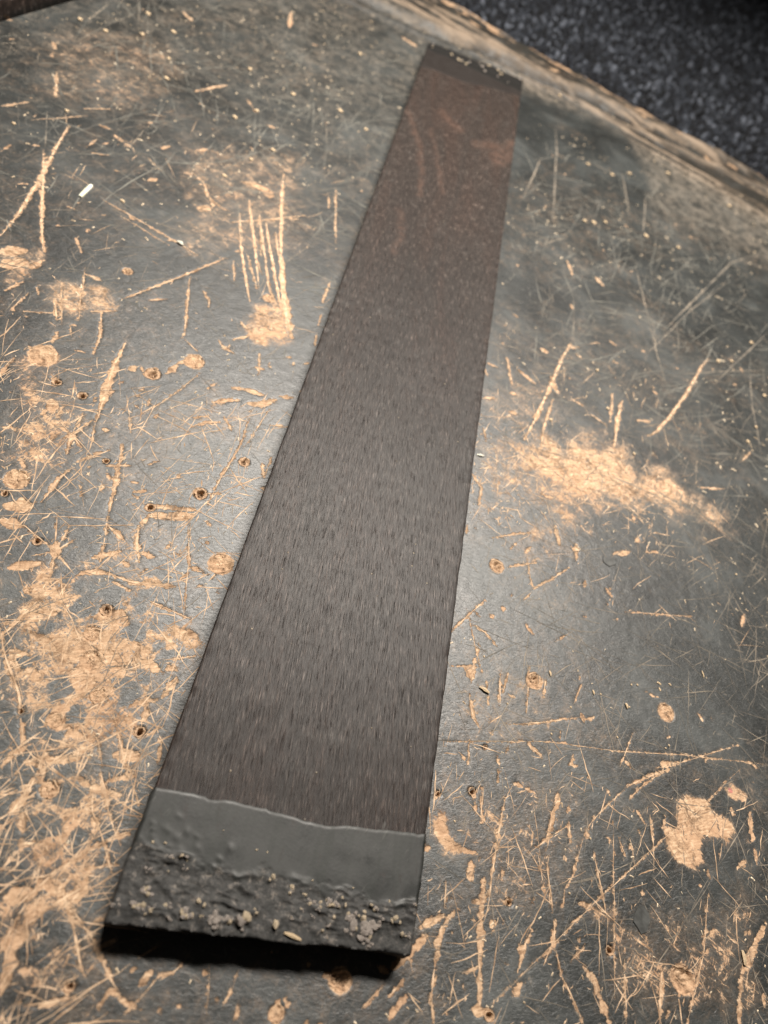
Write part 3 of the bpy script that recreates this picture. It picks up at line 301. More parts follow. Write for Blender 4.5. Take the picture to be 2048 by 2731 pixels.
def bench_material():
    m = NT('worn_black_paint')
    wear = m.attr('wear'); haze = m.attr('haze'); dust = m.attr('dust'); smear = m.attr('smear')
    fine = m.math('SUBTRACT', m.noise(620, 6, 0.72, None, 0.6), 0.5)
    d = m.math('ADD', wear, m.math('MULTIPLY', fine, 2.8))
    m1 = m.rng(d, 0.12, -0.16)
    # webs of crossed scuffs where the paint is nearly gone
    wa = m.noise(1.0, 4, 0.74, m.map((1000, 190, 400), (0, 0, 0.40)), 1.2)
    wb = m.noise(1.0, 4, 0.74, m.map((950, 200, 400), (0, 0, -1.10)), 1.2)
    blob = m.noise(140, 5, 0.68, None, 0.9)
    w = m.math('ADD', m.math('MULTIPLY', m.math('MAXIMUM', wa, wb), 0.66), m.math('MULTIPLY', blob, 0.52))
    thr = m.rng(haze, 0.0, 1.25, 0.88, 0.40, False)
    e = m.math('SUBTRACT', w, thr)
    on = m.rng(haze, 0.02, 0.2)
    crisp = m.attr('crisp')
    m2 = m.math('MULTIPLY', m.rng(e, m.mixf(crisp, -0.06, -0.012), m.mixf(crisp, 0.10, 0.028)), on)
    bare = m.math('MAXIMUM', m1, m2)
    tan, f = fibre_colour(m)
    # rubbed, half transparent paint round the bare spots
    halo = m.math('MULTIPLY', m.rng(m.math('ADD', d, m.math('MULTIPLY', blob, 2.0)), 2.4, 0.6), m.rng(wa, 0.45, 0.7))
    thin = m.math('MAXIMUM', m.math('MULTIPLY', m.rng(e, -0.20, 0.02), on), halo)
    cloud = m.noise(26, 5, 0.65, None, 0.6); grit = m.noise(1700, 2, 0.6)
    paint = m.ramp(cloud, [(0.34, (0.0062, 0.0076, 0.0077)), (0.52, (0.0142, 0.0168, 0.0168)), (0.70, (0.038, 0.0428, 0.0425))])
    paint = m.mix(m.rng(grit, 0.58, 0.85, 0, 0.35), paint, (0.07, 0.069, 0.064))
    scuff = m.noise(1.0, 4, 0.75, m.map((1100, 130, 300), (0, 0, -0.55)), 0.5)
    scuff2 = m.noise(1.0, 4, 0.75, m.map((120, 1000, 300), (0, 0, 0.35)), 0.5)
    sc = m.rng(m.math('MAXIMUM', scuff, scuff2), 0.58, 0.74)
    paint = m.mix(m.math('MULTIPLY', sc, 0.55), paint, (0.13, 0.127, 0.116))
    paint = m.mix(m.math('MULTIPLY', thin, m.mixf(crisp, 0.18, 0.13)), paint, tan)
    # light dusting, thicker towards the back and along the rim; tone adds painted groove shade
    dn = m.math('MULTIPLY', m.noise(110, 6, 0.72, None, 1.0), m.noise(800, 3, 0.7))
    dmask = m.rng(m.math('ADD', dn, m.math('MULTIPLY', dust, 0.36)), 0.27, 0.66)
    tone = m.attr('tone')
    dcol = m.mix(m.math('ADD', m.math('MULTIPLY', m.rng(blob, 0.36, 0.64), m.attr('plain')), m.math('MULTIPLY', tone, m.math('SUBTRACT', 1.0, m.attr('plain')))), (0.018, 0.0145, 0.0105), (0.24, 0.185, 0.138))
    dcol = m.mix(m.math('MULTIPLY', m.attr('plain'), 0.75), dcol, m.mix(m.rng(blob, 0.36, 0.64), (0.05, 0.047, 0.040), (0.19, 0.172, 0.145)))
    paint = m.mix(m.math('MULTIPLY', dmask, 0.85), paint, dcol)
    paint = m.mix(m.math('MULTIPLY', smear, 0.75), paint, (0.012, 0.012, 0.012))
    tan = m.mix(m.math('MULTIPLY', dmask, 0.3), tan, dcol)
    col = m.mix(bare, paint, tan)
    # a pink pencil mark on one bare spot
    px, py = DATA['pink']
    dp = m.n.new('ShaderNodeVectorMath'); dp.operation = 'DISTANCE'; m.put(dp.inputs[0], m.obj); dp.inputs[1].default_value = (px * MM, py * MM, 0)
    col = m.mix(m.rng(m.math('ADD', dp.outputs['Value'], m.math('MULTIPLY', fine, 0.004)), 0.0012, 0.0004, 0, 0.55), col, (0.36, 0.07, 0.10))
    rg = m.mixf(cloud, 0.33, 0.56)
    rg = m.math('ADD', rg, m.math('MULTIPLY', dmask, 0.2))
    rough = m.mixf(bare, rg, 0.85)
    # relief: fine wrinkles in the paint, fibres in the bare spots, a step at the flaking edge
    wr = m.noise(1.0, 4, 0.7, m.map((620, 1150, 500), (0, 0, -0.2)), 1.0)
    h = m.mixf(m1, m.math('MULTIPLY', wr, 0.40), m.math('SUBTRACT', m.math('MULTIPLY', f, 1.3), 0.72))
    n = m.bump(h, 0.00032, 1.0)
    return m.out(col, rough, n, m.mixf(m.math('MAXIMUM', bare, dmask), 0.55, 0.12))
M_BENCH = bench_material()

def fibre_material(name='bare_wood_fibre', dark=1.0):
    m = NT(name); c, f = fibre_colour(m)
    if dark != 1.0: c = m.mix(1.0, c, (dark, dark * 0.85, dark * 0.75), 'MULTIPLY')
    return m.out(c, 0.88, m.bump(f, 0.0007), 0.15)
M_FIBRE = fibre_material()

def wood_material():
    m = NT('dark_rosewood')
    fig = m.attr('figure')
    R = (0, 0, math.radians(-4.4))
    st = m.noise(1.0, 3, 0.62, m.map((4200, 140, 300), R), 0.0)
    st2 = m.noise(1.0, 2, 0.55, m.map((7500, 270, 300), R), 0.0)
    band = m.noise(1.0, 4, 0.6, m.map((70, 7, 30), R), 1.2)
    pore = m.rng(m.noise(1.0, 2, 0.5, m.map((4200, 150, 300), R, (0.3, 0.1, 0))), 0.60, 0.70)
    f = m.math('ADD', m.math('MULTIPLY', st, 0.5), m.math('MULTIPLY', st2, 0.5))
    base = m.ramp(f, [(0.36, (0.006, 0.0044, 0.0038)), (0.50, (0.0095, 0.0071, 0.0062)), (0.57, (0.020, 0.0155, 0.0135)), (0.65, (0.105, 0.09, 0.082))])  # grain streaks; lightest stop also paints in the glint of lit fibres
    base = m.mix(m.rng(band, 0.35, 0.7, 0, 0.7), base, m.mix(1.0, base, (1.28, 1.03, 0.93), 'MULTIPLY'))
    base = m.mix(m.math('MULTIPLY', m.attr('wood_lift'), 0.9), base, m.mix(1.0, base, (1.8, 1.78, 1.74), 'MULTIPLY'))
    base = m.mix(m.math('MULTIPLY', pore, 0.25), base, (0.010, 0.007, 0.006))
    base = m.mix(m.math('MULTIPLY', fig, m.rng(m.noise(260, 4, 0.7), 0.3, 0.75, 0.1, 1.0)), base, (0.15, 0.085, 0.06))
    # chalky rub marks and specks of sawdust
    sm = m.rng(m.math('MULTIPLY', m.noise(55, 5, 0.65, None, 1.5), m.noise(1.0, 4, 0.7, m.map((900, 200, 300), R))), 0.29, 0.48, 0, 0.24)
    base = m.mix(sm, base, (0.16, 0.155, 0.145))
    vd = m.vor(330, 'F1'); vc = m.vor(330, 'F1', out='Color')
    sep = m.n.new('ShaderNodeSeparateColor'); m.put(sep.inputs[0], vc)
    spk = m.math('MULTIPLY', m.rng(vd, 0.13, 0.06), m.rng(sep.outputs[0], 0.86, 0.9))
    base = m.mix(m.math('MULTIPLY', spk, 0.4), base, (0.42, 0.36, 0.27))
    h = m.math('SUBTRACT', m.math('ADD', f, m.math('MULTIPLY', spk, 0.8)), m.math('MULTIPLY', pore, 0.5))
    return m.out(base, m.mixf(f, 0.58, 0.42), m.bump(h, 0.00014), 0.26)
M_WOOD = wood_material()

def wax_material():
    m = NT('black_end_wax')
    rough_a = m.attr('rough')
    n1 = m.rng(m.noise(120, 5, 0.68, None, 0.8), 0.3, 0.7); n2 = m.noise(1200, 4, 0.65)
    st = m.noise(1.0, 3, 0.5, m.map((500, 40, 200)))
    smooth = m.mix(n1, (0.005, 0.0062, 0.0058), (0.024, 0.0252, 0.0242))
    smooth = m.mix(m.rng(st, 0.45, 0.7, 0, 0.6), smooth, (0.009, 0.0112, 0.0095))
    crust = m.ramp(m.noise(620, 6, 0.72, None, 0.5), [(0.40, (0.013, 0.0132, 0.0128)), (0.56, (0.032, 0.031, 0.0295)), (0.64, (0.10, 0.088, 0.077)), (0.80, (0.30, 0.26, 0.22))])
    smooth = m.mix(m.attr('film'), smooth, (0.0125, 0.0096, 0.0084))
    thinw = m.rng(m.noise(1.0, 5, 0.7, m.map((420, 130, 200)), 0.6), 0.56, 0.68, 0, 0.7)
    smooth = m.mix(thinw, smooth, (0.011, 0.0082, 0.0072))
    scr = m.rng(m.noise(1.0, 4, 0.7, m.map((900, 110, 200), (0, 0, 0.5)), 0.3), 0.62, 0.74, 0, 0.5)
    smooth = m.mix(scr, smooth, (0.075, 0.074, 0.068))
    c = m.mix(rough_a, smooth, m.mix(m.attr('film'), crust, (0.012, 0.0115, 0.011)))
    h = m.math('ADD', m.math('MULTIPLY', n2, 0.05), m.math('MULTIPLY', m.noise(520, 4, 0.7), m.math('MULTIPLY', rough_a, 0.7)))
    return m.out(c, m.mixf(rough_a, m.math('ADD', m.mixf(n1, 0.42, 0.6), m.math('MULTIPLY', m.attr('film'), 0.12)), 0.72), m.bump(h, 0.0005), m.mixf(rough_a, m.mixf(m.attr('film'), 0.32, 0.24), m.mixf(m.attr('film'), 0.35, 0.08)))
M_WAX = wax_material()

def plain(name, ca, cb, scale, rough, bump=0.0003, spec=0.3, stretch=(1, 1, 1)):
    m = NT(name); f = m.noise(1.0, 5, 0.65, m.map(tuple(scale * s for s in stretch)))
    return m.out(m.mix(m.rng(f, 0.3, 0.7), ca, cb), rough, m.bump(f, bump), spec)
M_CHIP = plain('pale_wood_chip', (0.42, 0.29, 0.16), (0.72, 0.58, 0.40), 900, 0.7, stretch=(0.25, 1, 1))
M_WHITE = plain('white_sliver', (0.6, 0.57, 0.47), (0.8, 0.78, 0.68), 900, 0.5)
M_SHINY = plain('pale_green_plastic', (0.55, 0.54, 0.36), (0.82, 0.82, 0.74), 220, 0.2, 0.0001, 0.8)
M_GREYCRUMB = plain('grey_crumb', (0.22, 0.19, 0.17), (0.52, 0.455, 0.405), 900, 0.85, 0.0006)
M_CREAM = plain('cream_crumb', (0.34, 0.26, 0.17), (0.62, 0.52, 0.38), 900, 0.8, 0.0004)
M_HAIR = plain('hairline_scratch', (0.06, 0.058, 0.052), (0.22, 0.185, 0.145), 60, 0.8, 0.0001, 0.2)
M_SAWDUST = plain('sawdust', (0.30, 0.22, 0.14), (0.66, 0.56, 0.42), 50, 0.8, 0.0001, 0.2)

# ------------------------------------------------------------------ the bench top
X0, X1 = -480.0, 520.0
def edge_y(x): return 635.5 - 0.2327 * x
def spaced(pts):
    out = []
    for (a, b, h) in pts: out.append(np.linspace(a, b, max(2, int(round((b - a) / h)) + 1))[:-1])
    out.append([pts[-1][1]]); return np.concatenate(out)
gx = spaced([(X0, -270, 7), (-270, -155, 1.1), (-155, 205, 0.6), (205, 330, 1.1), (330, X1, 7)])
s_near = spaced([(-320, -42, 7), (-42, 215, 0.52), (215, 330, 0.75), (330, 640, 1.15)])
BX = np.repeat(gx[None, :], len(s_near), 0)
sh = sstep(150, 640, s_near)[:, None]
BY = s_near[:, None] + sh * ((edge_y(gx) - 640.0)[None, :])
NR, NC = BX.shape
wear = np.full((NR, NC), 3.0)
warpx = (fbm(BX, BY, 5, 3, 1) - 0.5) * 2.2; warpy = (fbm(BX, BY, 5, 3, 2) - 0.5) * 2.2
WX, WY = BX + warpx, BY + warpy

def window(xa, xb, ya, yb, pad):
    j0 = np.searchsorted(gx, xa - pad); j1 = np.searchsorted(gx, xb + pad)
    if j1 - j0 < 1: return None
    i0 = min(np.searchsorted(BY[:, j0], ya - pad), np.searchsorted(BY[:, min(j1, NC - 1)], ya - pad))
    i1 = max(np.searchsorted(BY[:, j0], yb + pad), np.searchsorted(BY[:, min(j1, NC - 1)], yb + pad))
    if i1 - i0 < 1: return None
    return slice(max(i0 - 1, 0), i1 + 1), slice(max(j0 - 1, 0), j1 + 1)
def stroke(field, pts, w, taper=0.55, warp=1.0, op=np.minimum, X=None, Y=None):
    pts = np.asarray(pts, float); L = np.r_[0, np.cumsum(np.hypot(*np.diff(pts, axis=0).T))]; tot = max(L[-1], 1e-6)
    for k in range(len(pts) - 1):
        (ax, ay), (bx, by) = pts[k], pts[k + 1]
        win = window(min(ax, bx), max(ax, bx), min(ay, by), max(ay, by), w * 0.6 + 4)
        if win is None: continue
        x = BX[win] + warpx[win] * warp; y = BY[win] + warpy[win] * warp
        dx, dy = bx - ax, by - ay; l2 = dx * dx + dy * dy + 1e-9
        t = np.clip(((x - ax) * dx + (y - ay) * dy) / l2, 0, 1)
        d = np.hypot(x - ax - t * dx, y - ay - t * dy)
        u = (L[k] + t * (L[k + 1] - L[k])) / tot
        hw = 0.5 * w * (1 - taper * np.abs(2 * u - 1) ** 2.2)
        hw = hw * (0.45 + 1.1 * vnoise(u * tot + ax * 3.1, u * 0 + ay, min(3.0, 0.8 + w), 12)) + 0.5 * (vnoise(x + ay, y, 0.9, 14) - 0.5) * min(1.0, w)
        field[win] = op(field[win], d - hw)
def poly_dist(X, Y, P):
    """signed distance to a polygon, negative inside"""
    n = len(P); d = np.full(X.shape, 1e9); ins = np.zeros(X.shape, bool)
    for i in range(n):
        ax, ay = P[i]; bx, by = P[(i + 1) % n]; dx, dy = bx - ax, by - ay
        t = np.clip(((X - ax) * dx + (Y - ay) * dy) / (dx * dx + dy * dy + 1e-9), 0, 1)
        d = np.minimum(d, np.hypot(X - ax - t * dx, Y - ay - t * dy))
        c = ((ay > Y) != (by > Y)) & (X < (bx - ax) * (Y - ay) / (by - ay + 1e-12) + ax)
        ins ^= c
    return np.where(ins, -d, d)

haze = np.zeros((NR, NC))
for r in DATA['Hz']:
    v, soft = r[0], r[1]; P = np.array(r[2:]).reshape(-1, 2)
    win = window(P[:, 0].min(), P[:, 0].max(), P[:, 1].min(), P[:, 1].max(), soft)
    if win is None: continue
    d = poly_dist(WX[win], WY[win], P) + (fbm(BX[win], BY[win], 12, 3, 5) - 0.5) * soft * 1.2
    haze[win] = np.maximum(haze[win], v * sstep(soft * 0.5, -soft * 0.7, d))
base_h = 0.26 * sstep(0.42, 0.62, fbm(BX, BY, 60, 4, 9))
haze = np.maximum(haze, base_h)
# the front left corner and everything in front of the picture stays worn
haze = np.maximum(haze, 0.85 * sstep(-55, -90, BX + 0.25 * BY) * sstep(110, 40, BY))
for s in DATA['S']:
    P = np.array(s[1:]).reshape(-1, 2)
    stroke(wear, P, max(s[0], 0.35), 0.6, 0.45)
# small flakes and nicks, more of them where the paint is thin
rs = np.random.default_rng(5)
for k in range(2600):
    x = rs.uniform(-230, 260); y = rs.uniform(-40, 500)
    j = min(np.searchsorted(gx, x), NC - 1); i = min(np.searchsorted(BY[:, j], y), NR - 1)
    if rs.random() > (0.14 + haze[i, j] * 0.75) * (0.45 if y > 190 else 0.9): continue
    a = rs.choice([0.3, 1.2, 1.45, 2.4, -0.3]) + rs.normal(0, 0.35); l = rs.exponential(1.6) + 0.4
    stroke(wear, [(x, y), (x + l * math.cos(a), y + l * math.sin(a))], rs.uniform(0.35, 1.0) + 0.12 * l, 0.7, 0.8)
# islands of paint that survived in the worn corner
for r in DATA['Is']:
    P = np.array(r).reshape(-1, 2)
    win = window(P[:, 0].min(), P[:, 0].max(), P[:, 1].min(), P[:, 1].max(), 4)
    if win is None: continue
    d = poly_dist(BX[win] + warpx[win] * 1.6, BY[win] + warpy[win] * 1.6, P) + (fbm(BX[win], BY[win], 4.0, 4, 6) - 0.5) * 5.0
    k = sstep(0.8, -0.8, d)
    wear[win] = np.where(d < 0.6, np.maximum(wear[win], np.minimum(-d + 0.2, 3)), wear[win])
    haze[win] *= 1 - 0.88 * k
dust = np.zeros((NR, NC))
EB = edge_y(BX) - BY                      # distance from the far rim
arc = np.array(DATA['edge']['arc'])
dust += 0.8 * sstep(105, 60, EB + (fbm(BX, BY, 40, 3, 21) - 0.5) * 40)
clean = np.array([(20, 520), (57, 529), (95, 537), (117, 540), (127, 508), (133, 478), (130, 441), (119, 415), (128, 380), (60, 330), (35, 330)])
dcl = poly_dist(BX + warpx, BY + warpy, clean)
right = sstep(100, 150, BX) * sstep(395, 465, BY)
dust += 0.6 * right
dust *= 1 - 0.9 * sstep(6, -6, dcl)
dust += 0.34 * sstep(200, 420, BY) * sstep(60, -60, BX) * (0.4 + 1.2 * fbm(BX, BY, 80, 4, 31))
dust += 0.02
dust = np.clip(dust, 0, 1.3)
smear = np.zeros((NR, NC)); sd = np.full((NR, NC), 9.0)
for s in DATA['sm']: stroke(sd, np.array(s[1:]).reshape(-1, 2), s[0], 0.6, 0.5)
smear = sstep(0.4, -0.9, sd)
# height field
H = (fbm(BX, BY, 45, 3, 41) - 0.5) * 0.5
bare = sstep(0.3, -0.4, wear)
H -= bare * (0.04 + 0.16 * vnoise(BX, BY, 1.6, 3))
H += (fbm(BX, BY, 2.4, 3, 44) - 0.5) * 0.12
CR = DATA['Cr']
CR = [(x, y, r, dep * (0.5 if kind else 0.6), kind) for (x, y, r, dep, kind) in CR]
for (x, y, r, dep, kind) in CR:
    win = window(x - r, x + r, y - r, y + r, 3)
    if win is None: continue
    d = np.hypot(BX[win] - x, BY[win] - y)
    H[win] = np.where(d < r * 0.98, H[win] - (dep + 0.9) * sstep(r * 0.98, r * 0.7, d), H[win])
    haze[win] = np.maximum(haze[win], 0.9 * sstep(r * 1.5, r * 0.9, d))
    wear[win] = np.minimum(wear[win], d - r * 1.02)
# the rim: a dusty groove, a ridge and a broken rounded lip
rid = 552.0 + (fbm(BX, BX * 0, 60, 3, 51) - 0.5) * 14
yy = BY - rid
al = BX * 0.985 - BY * 0.17               # along the rim
stk = fbm(al * 0.10, EB, 6.0, 3, 58); stk2 = fbm(al * 0.06, EB, 11, 3, 59)
near_rim = sstep(95, 55, EB)
lump_ = fbm(al * 0.5, EB, 9, 4, 55)
H += 2.2 * np.exp(-(yy / 5.0) ** 2) * (0.5 + lump_)
H -= 3.4 * np.exp(-((yy - 15) / 6.0) ** 2) * (0.4 + lump_)
H += 2.4 * np.exp(-((yy - 28) / 6.0) ** 2) * (0.5 + lump_)
H += near_rim * ((stk - 0.5) * 3.0 + (fbm(al * 0.4, EB, 7, 3, 61) - 0.5) * 1.4)
H -= 3.5 * sstep(10, 0, EB) ** 2
dust = np.clip(dust * (1 - near_rim + near_rim * (0.05 + 1.5 * stk ** 1.3 * (0.4 + 1.2 * stk2))), 0, 1.3)
dust = np.maximum(dust, 0.75 * near_rim)
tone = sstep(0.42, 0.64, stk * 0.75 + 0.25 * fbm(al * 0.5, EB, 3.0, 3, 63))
tone = np.clip(tone + 0.7 * np.exp(-(yy / 3.5) ** 2) - 1.0 * np.exp(-((yy - 12) / 4.0) ** 2) + 0.55 * np.exp(-((yy - 25) / 4.0) ** 2) - 0.25 * sstep(40, 25, EB), 0, 1)  # dirt streaks, plus ridge light and groove shade put into the colour
lipnoise = (fbm(gx, gx * 0 + 3.0, 12, 5, 65) - 0.5) * 9.0
k_edge = sstep(26, 0, EB)
BY2 = BY + k_edge * lipnoise[None, :]
wear = np.where(EB < 34, np.minimum(wear, 0.2 + (EB - 5) * 0.16 + (fbm(al * 0.35, EB, 5, 4, 67) - 0.5) * 12), wear)
P = np.stack([BX, BY2, H], -1) * MM
me = grid_mesh('bench_top', P)
attr(me, 'wear', wear); attr(me, 'haze', haze); attr(me, 'dust', dust); attr(me, 'smear', smear); attr(me, 'tone', tone); attr(me, 'plain', 1 - near_rim); attr(me, 'crisp', sstep(-10, -45, BX) * sstep(175, 110, BY) + sstep(35, 50, BX) * sstep(75, 50, BY))
bench = tag(link('bench_top', me, M_BENCH), 'worn black painted work board scratched down to tan fibre', None, None, 'structure')
# rim side, going down to the carpet
row = P[-1]; n = len(row); V = []
for q, (dz, dy) in enumerate(((0, 0.0), (-2.5, 1.2), (-7, 1.0), (-13, 0.6), (-19.5, 0.0))):
    r = row.copy(); r[:, 2] += dz * MM; r[:, 1] += dy * MM
    if q: r[:, 1] += (fbm(gx, gx * 0 + q * 7.0, 5, 4, 70 + q) - 0.5) * 3 * MM
    V.append(r)
link('edge_face', grid_mesh('edge_face', np.stack(V[::-1] if False else V)), M_FIBRE, bench)

# screw holes and chipped craters
def crater(x, y, r, dep, kind, k):
    rg = np.random.default_rng(100 + k); nr, na = 9, 26
    a = np.linspace(0, 2 * np.pi, na + 1)[:-1]
    lob = 1 + 0.12 * np.sin(2 * a + rg.uniform(0, 6)) + 0.08 * np.sin(3 * a + rg.uniform(0, 6)) + rg.normal(0, 0.035, na)
    offx, offy = rg.uniform(-0.15, 0.15, 2) * r
    V = []
    for i in range(nr):
        t = i / (nr - 1)                      # 0 rim .. 1 centre
        rad = r * 1.12 * (1 - t) * lob
        if kind == 0:  z = 0.10 - 0.5 * sstep(0.0, 0.45, t) - dep * sstep(0.42, 0.62, t)
        else:          z = 0.10 - dep * 0.75 * sstep(0.02, 0.4, t) - dep * 0.25 * sstep(0.5, 0.9, t)
        zz = z + rg.normal(0, 0.05 + 0.22 * (0.1 < t), na) * (0 if i == 0 else 1) * min(1, r / 2.5)
        if i == 0: zz = np.full(na, -0.35)
        V.append(np.stack([rad * np.cos(a) + offx * t, rad * np.sin(a) + offy * t, zz], -1))
    V = np.concatenate(V); F = []
    for i in range(nr - 2):
        for j in range(na):
            F.append((i * na + j, i * na + (j + 1) % na, (i + 1) * na + (j + 1) % na, (i + 1) * na + j))
    c = (nr - 2) * na
    F.append(tuple(c + j for j in range(na)))
    m = bpy.data.meshes.new('screw_hole'); m.from_pydata([tuple(v) for v in V * MM], [], F); m.update()
    for p in m.polygons: p.use_smooth = True
    j = min(np.searchsorted(gx, x + r * 1.15), NC - 1); i = min(np.searchsorted(BY[:, j], y), NR - 1)
    o = link('screw_hole' if kind == 0 else 'chipped_hollow', m, M_FIBRE, bench, (x * MM, y * MM, (H[i, j] + 0.06) * MM))
for k, (x, y, r, dep, kind) in enumerate(CR): crater(x, y, r, dep, kind, k)

# hairline scratches: thin raised burrs of paint and fibre, thousands of them
def ribbons(n, seed, regions, wlo, whi, llo, lhi, angs, z=0.06):
    rg = np.random.default_rng(seed); V = []; F = []
    for k in range(n):
        x0, x1, y0, y1 = regions[rg.integers(len(regions))]
        x, y = rg.uniform(x0, x1), rg.uniform(y0, y1)
        a = angs[rg.integers(len(angs))] + rg.normal(0, 0.28); l = llo + (lhi - llo) * rg.random() ** 3.5
        w = rg.uniform(wlo, whi); segs = 4 + int(l / 5); curv = rg.normal(0, 0.02)
        b = len(V)
        for s in range(segs + 1):
            t = s / segs; ww = w * 0.5 * (0.15 + math.sin(math.pi * min(max(t, 0.03), 0.97)) * rg.uniform(0.4, 1.2))
            ca, sa = math.cos(a), math.sin(a); jx = rg.normal(0, w * 0.35)
            j = min(np.searchsorted(gx, x), NC - 1); i = min(np.searchsorted(BY[:, j], y), NR - 1)
            zz = H[i, j] + z
            V.append((x - sa * (ww + jx), y + ca * (ww + jx), zz)); V.append((x + sa * (ww - jx), y - ca * (ww - jx), zz))
            x += ca * l / segs; y += sa * l / segs; a += curv
        for s in range(segs): F.append((b + 2 * s, b + 2 * s + 1, b + 2 * s + 3, b + 2 * s + 2))
    V = np.array(V) * MM
    me = bpy.data.meshes.new('hairline_scratches'); return raw_mesh(me, V, np.array(F), False)
A = [0.35, 1.15, 1.5, 1.9, -0.5, 0.9]
h1 = link('hairline_scratches', ribbons(2600, 1, [(-170, -40, -40, 140), (-110, -30, -40, 60), (-160, -30, 90, 240), (35, 170, -30, 60)], 0.06, 0.26, 1.2, 18, A), M_HAIR, bench); tag(h1, kind='stuff')
def traced_lines():
    V = []; F = []; rg = np.random.default_rng(77)
    for s in DATA['Th']:
        w = s[0]; P_ = np.array(s[1:]).reshape(-1, 2); L = np.r_[0, np.cumsum(np.hypot(*np.diff(P_, axis=0).T))]
        n = max(6, int(L[-1] / 1.2)); u = np.linspace(0, L[-1], n); x = np.interp(u, L, P_[:, 0]); y = np.interp(u, L, P_[:, 1])
        x = x + (fbm(u, u * 0 + w * 50, 9, 3, 5) - 0.5) * 0.8; dx, dy = np.gradient(x), np.gradient(y); q = np.hypot(dx, dy); b = len(V)
        for i in range(n):
            hw = 0.5 * w * rg.uniform(0.25, 1.2) * min(1, 4 * i / n + 0.1, 4 * (n - 1 - i) / n + 0.1); z = ground_z(x[i], y[i]) + 0.06
            V += [(x[i] - dy[i] / q[i] * hw, y[i] + dx[i] / q[i] * hw, z), (x[i] + dy[i] / q[i] * hw, y[i] - dx[i] / q[i] * hw, z)]
        F += [(b + 2 * i, b + 2 * i + 1, b + 2 * i + 3, b + 2 * i + 2) for i in range(n - 1)]
    return raw_mesh(bpy.data.meshes.new('long_scratches'), np.array(V) * MM, np.array(F), False)
def ground_z(x, y):
    j = min(np.searchsorted(gx, x), NC - 1); i = min(np.searchsorted(BY[:, j], y), NR - 1); return H[i, j]
M_TANLINE = plain('scratched_fibre', (0.20, 0.125, 0.075), (0.56, 0.41, 0.28), 260, 0.88, 0.0002, 0.12)
t1 = link('fibre_scratches', ribbons(2300, 8, [(-170, -38, -40, 120), (-120, -36, -40, 60), (-140, -36, -20, 40), (-160, -40, 60, 150)], 0.10, 0.42, 1.5, 24, A), M_TANLINE, bench); tag(t1, kind='stuff')
t2 = link('fibre_scratches', ribbons(750, 9, [(36, 170, -30, 70), (36, 110, -10, 60), (-170, -20, 120, 330), (40, 150, 120, 260)], 0.10, 0.36, 1.2, 16, A), M_TANLINE, bench); tag(t2, kind='stuff')
t4 = link('fibre_scratches', ribbons(430, 19, [(58, 128, 150, 212), (75, 118, 165, 205), (36, 60, 140, 200)], 0.12, 0.42, 1.5, 12, A), M_TANLINE, bench); tag(t4, kind='stuff')
DATA['Th2'] = DATA['Th']; DATA['Th'] = [[s[0] * 0.5] + s[1:] for s in DATA['S'] if s[0] < 1.5 and math.hypot(s[1] - s[-2], s[2] - s[-1]) > 5]
t3 = link('gouge_lines', traced_lines(), M_TANLINE, bench); tag(t3, kind='stuff')
M_PALE = plain('pale_torn_fibre', (0.26, 0.165, 0.10), (0.58, 0.43, 0.295), 420, 0.88, 0.0003, 0.12)
DATA['Th'] = DATA['Tb']
t5 = link('gouge_lines', traced_lines(), M_PALE, bench); tag(t5, kind='stuff')
DATA['Th'] = DATA['Th2']
M_SCUFF = plain('grey_scuff', (0.035, 0.036, 0.033), (0.15, 0.145, 0.125), 40, 0.7, 0.0001, 0.3)
h4 = link('grey_scuffs', ribbons(2200, 12, [(40, 270, 180, 470), (40, 200, 230, 420), (-230, -20, 180, 520), (-200, -40, 260, 420)], 0.18, 0.6, 2, 60, A + [-0.2, 0.1, 0.6]), M_SCUFF, bench); tag(h4, kind='stuff')
h3 = link('long_scratches', traced_lines(), M_HAIR, bench); tag(h3, kind='stuff')
h2 = link('hairline_scratches', ribbons(3600, 2, [(-230, 0, 200, 520), (40, 260, 60, 420), (40, 200, 40, 260)], 0.07, 0.28, 1.5, 34, A + [-0.2, 0.1]), M_HAIR, bench); tag(h2, kind='stuff')

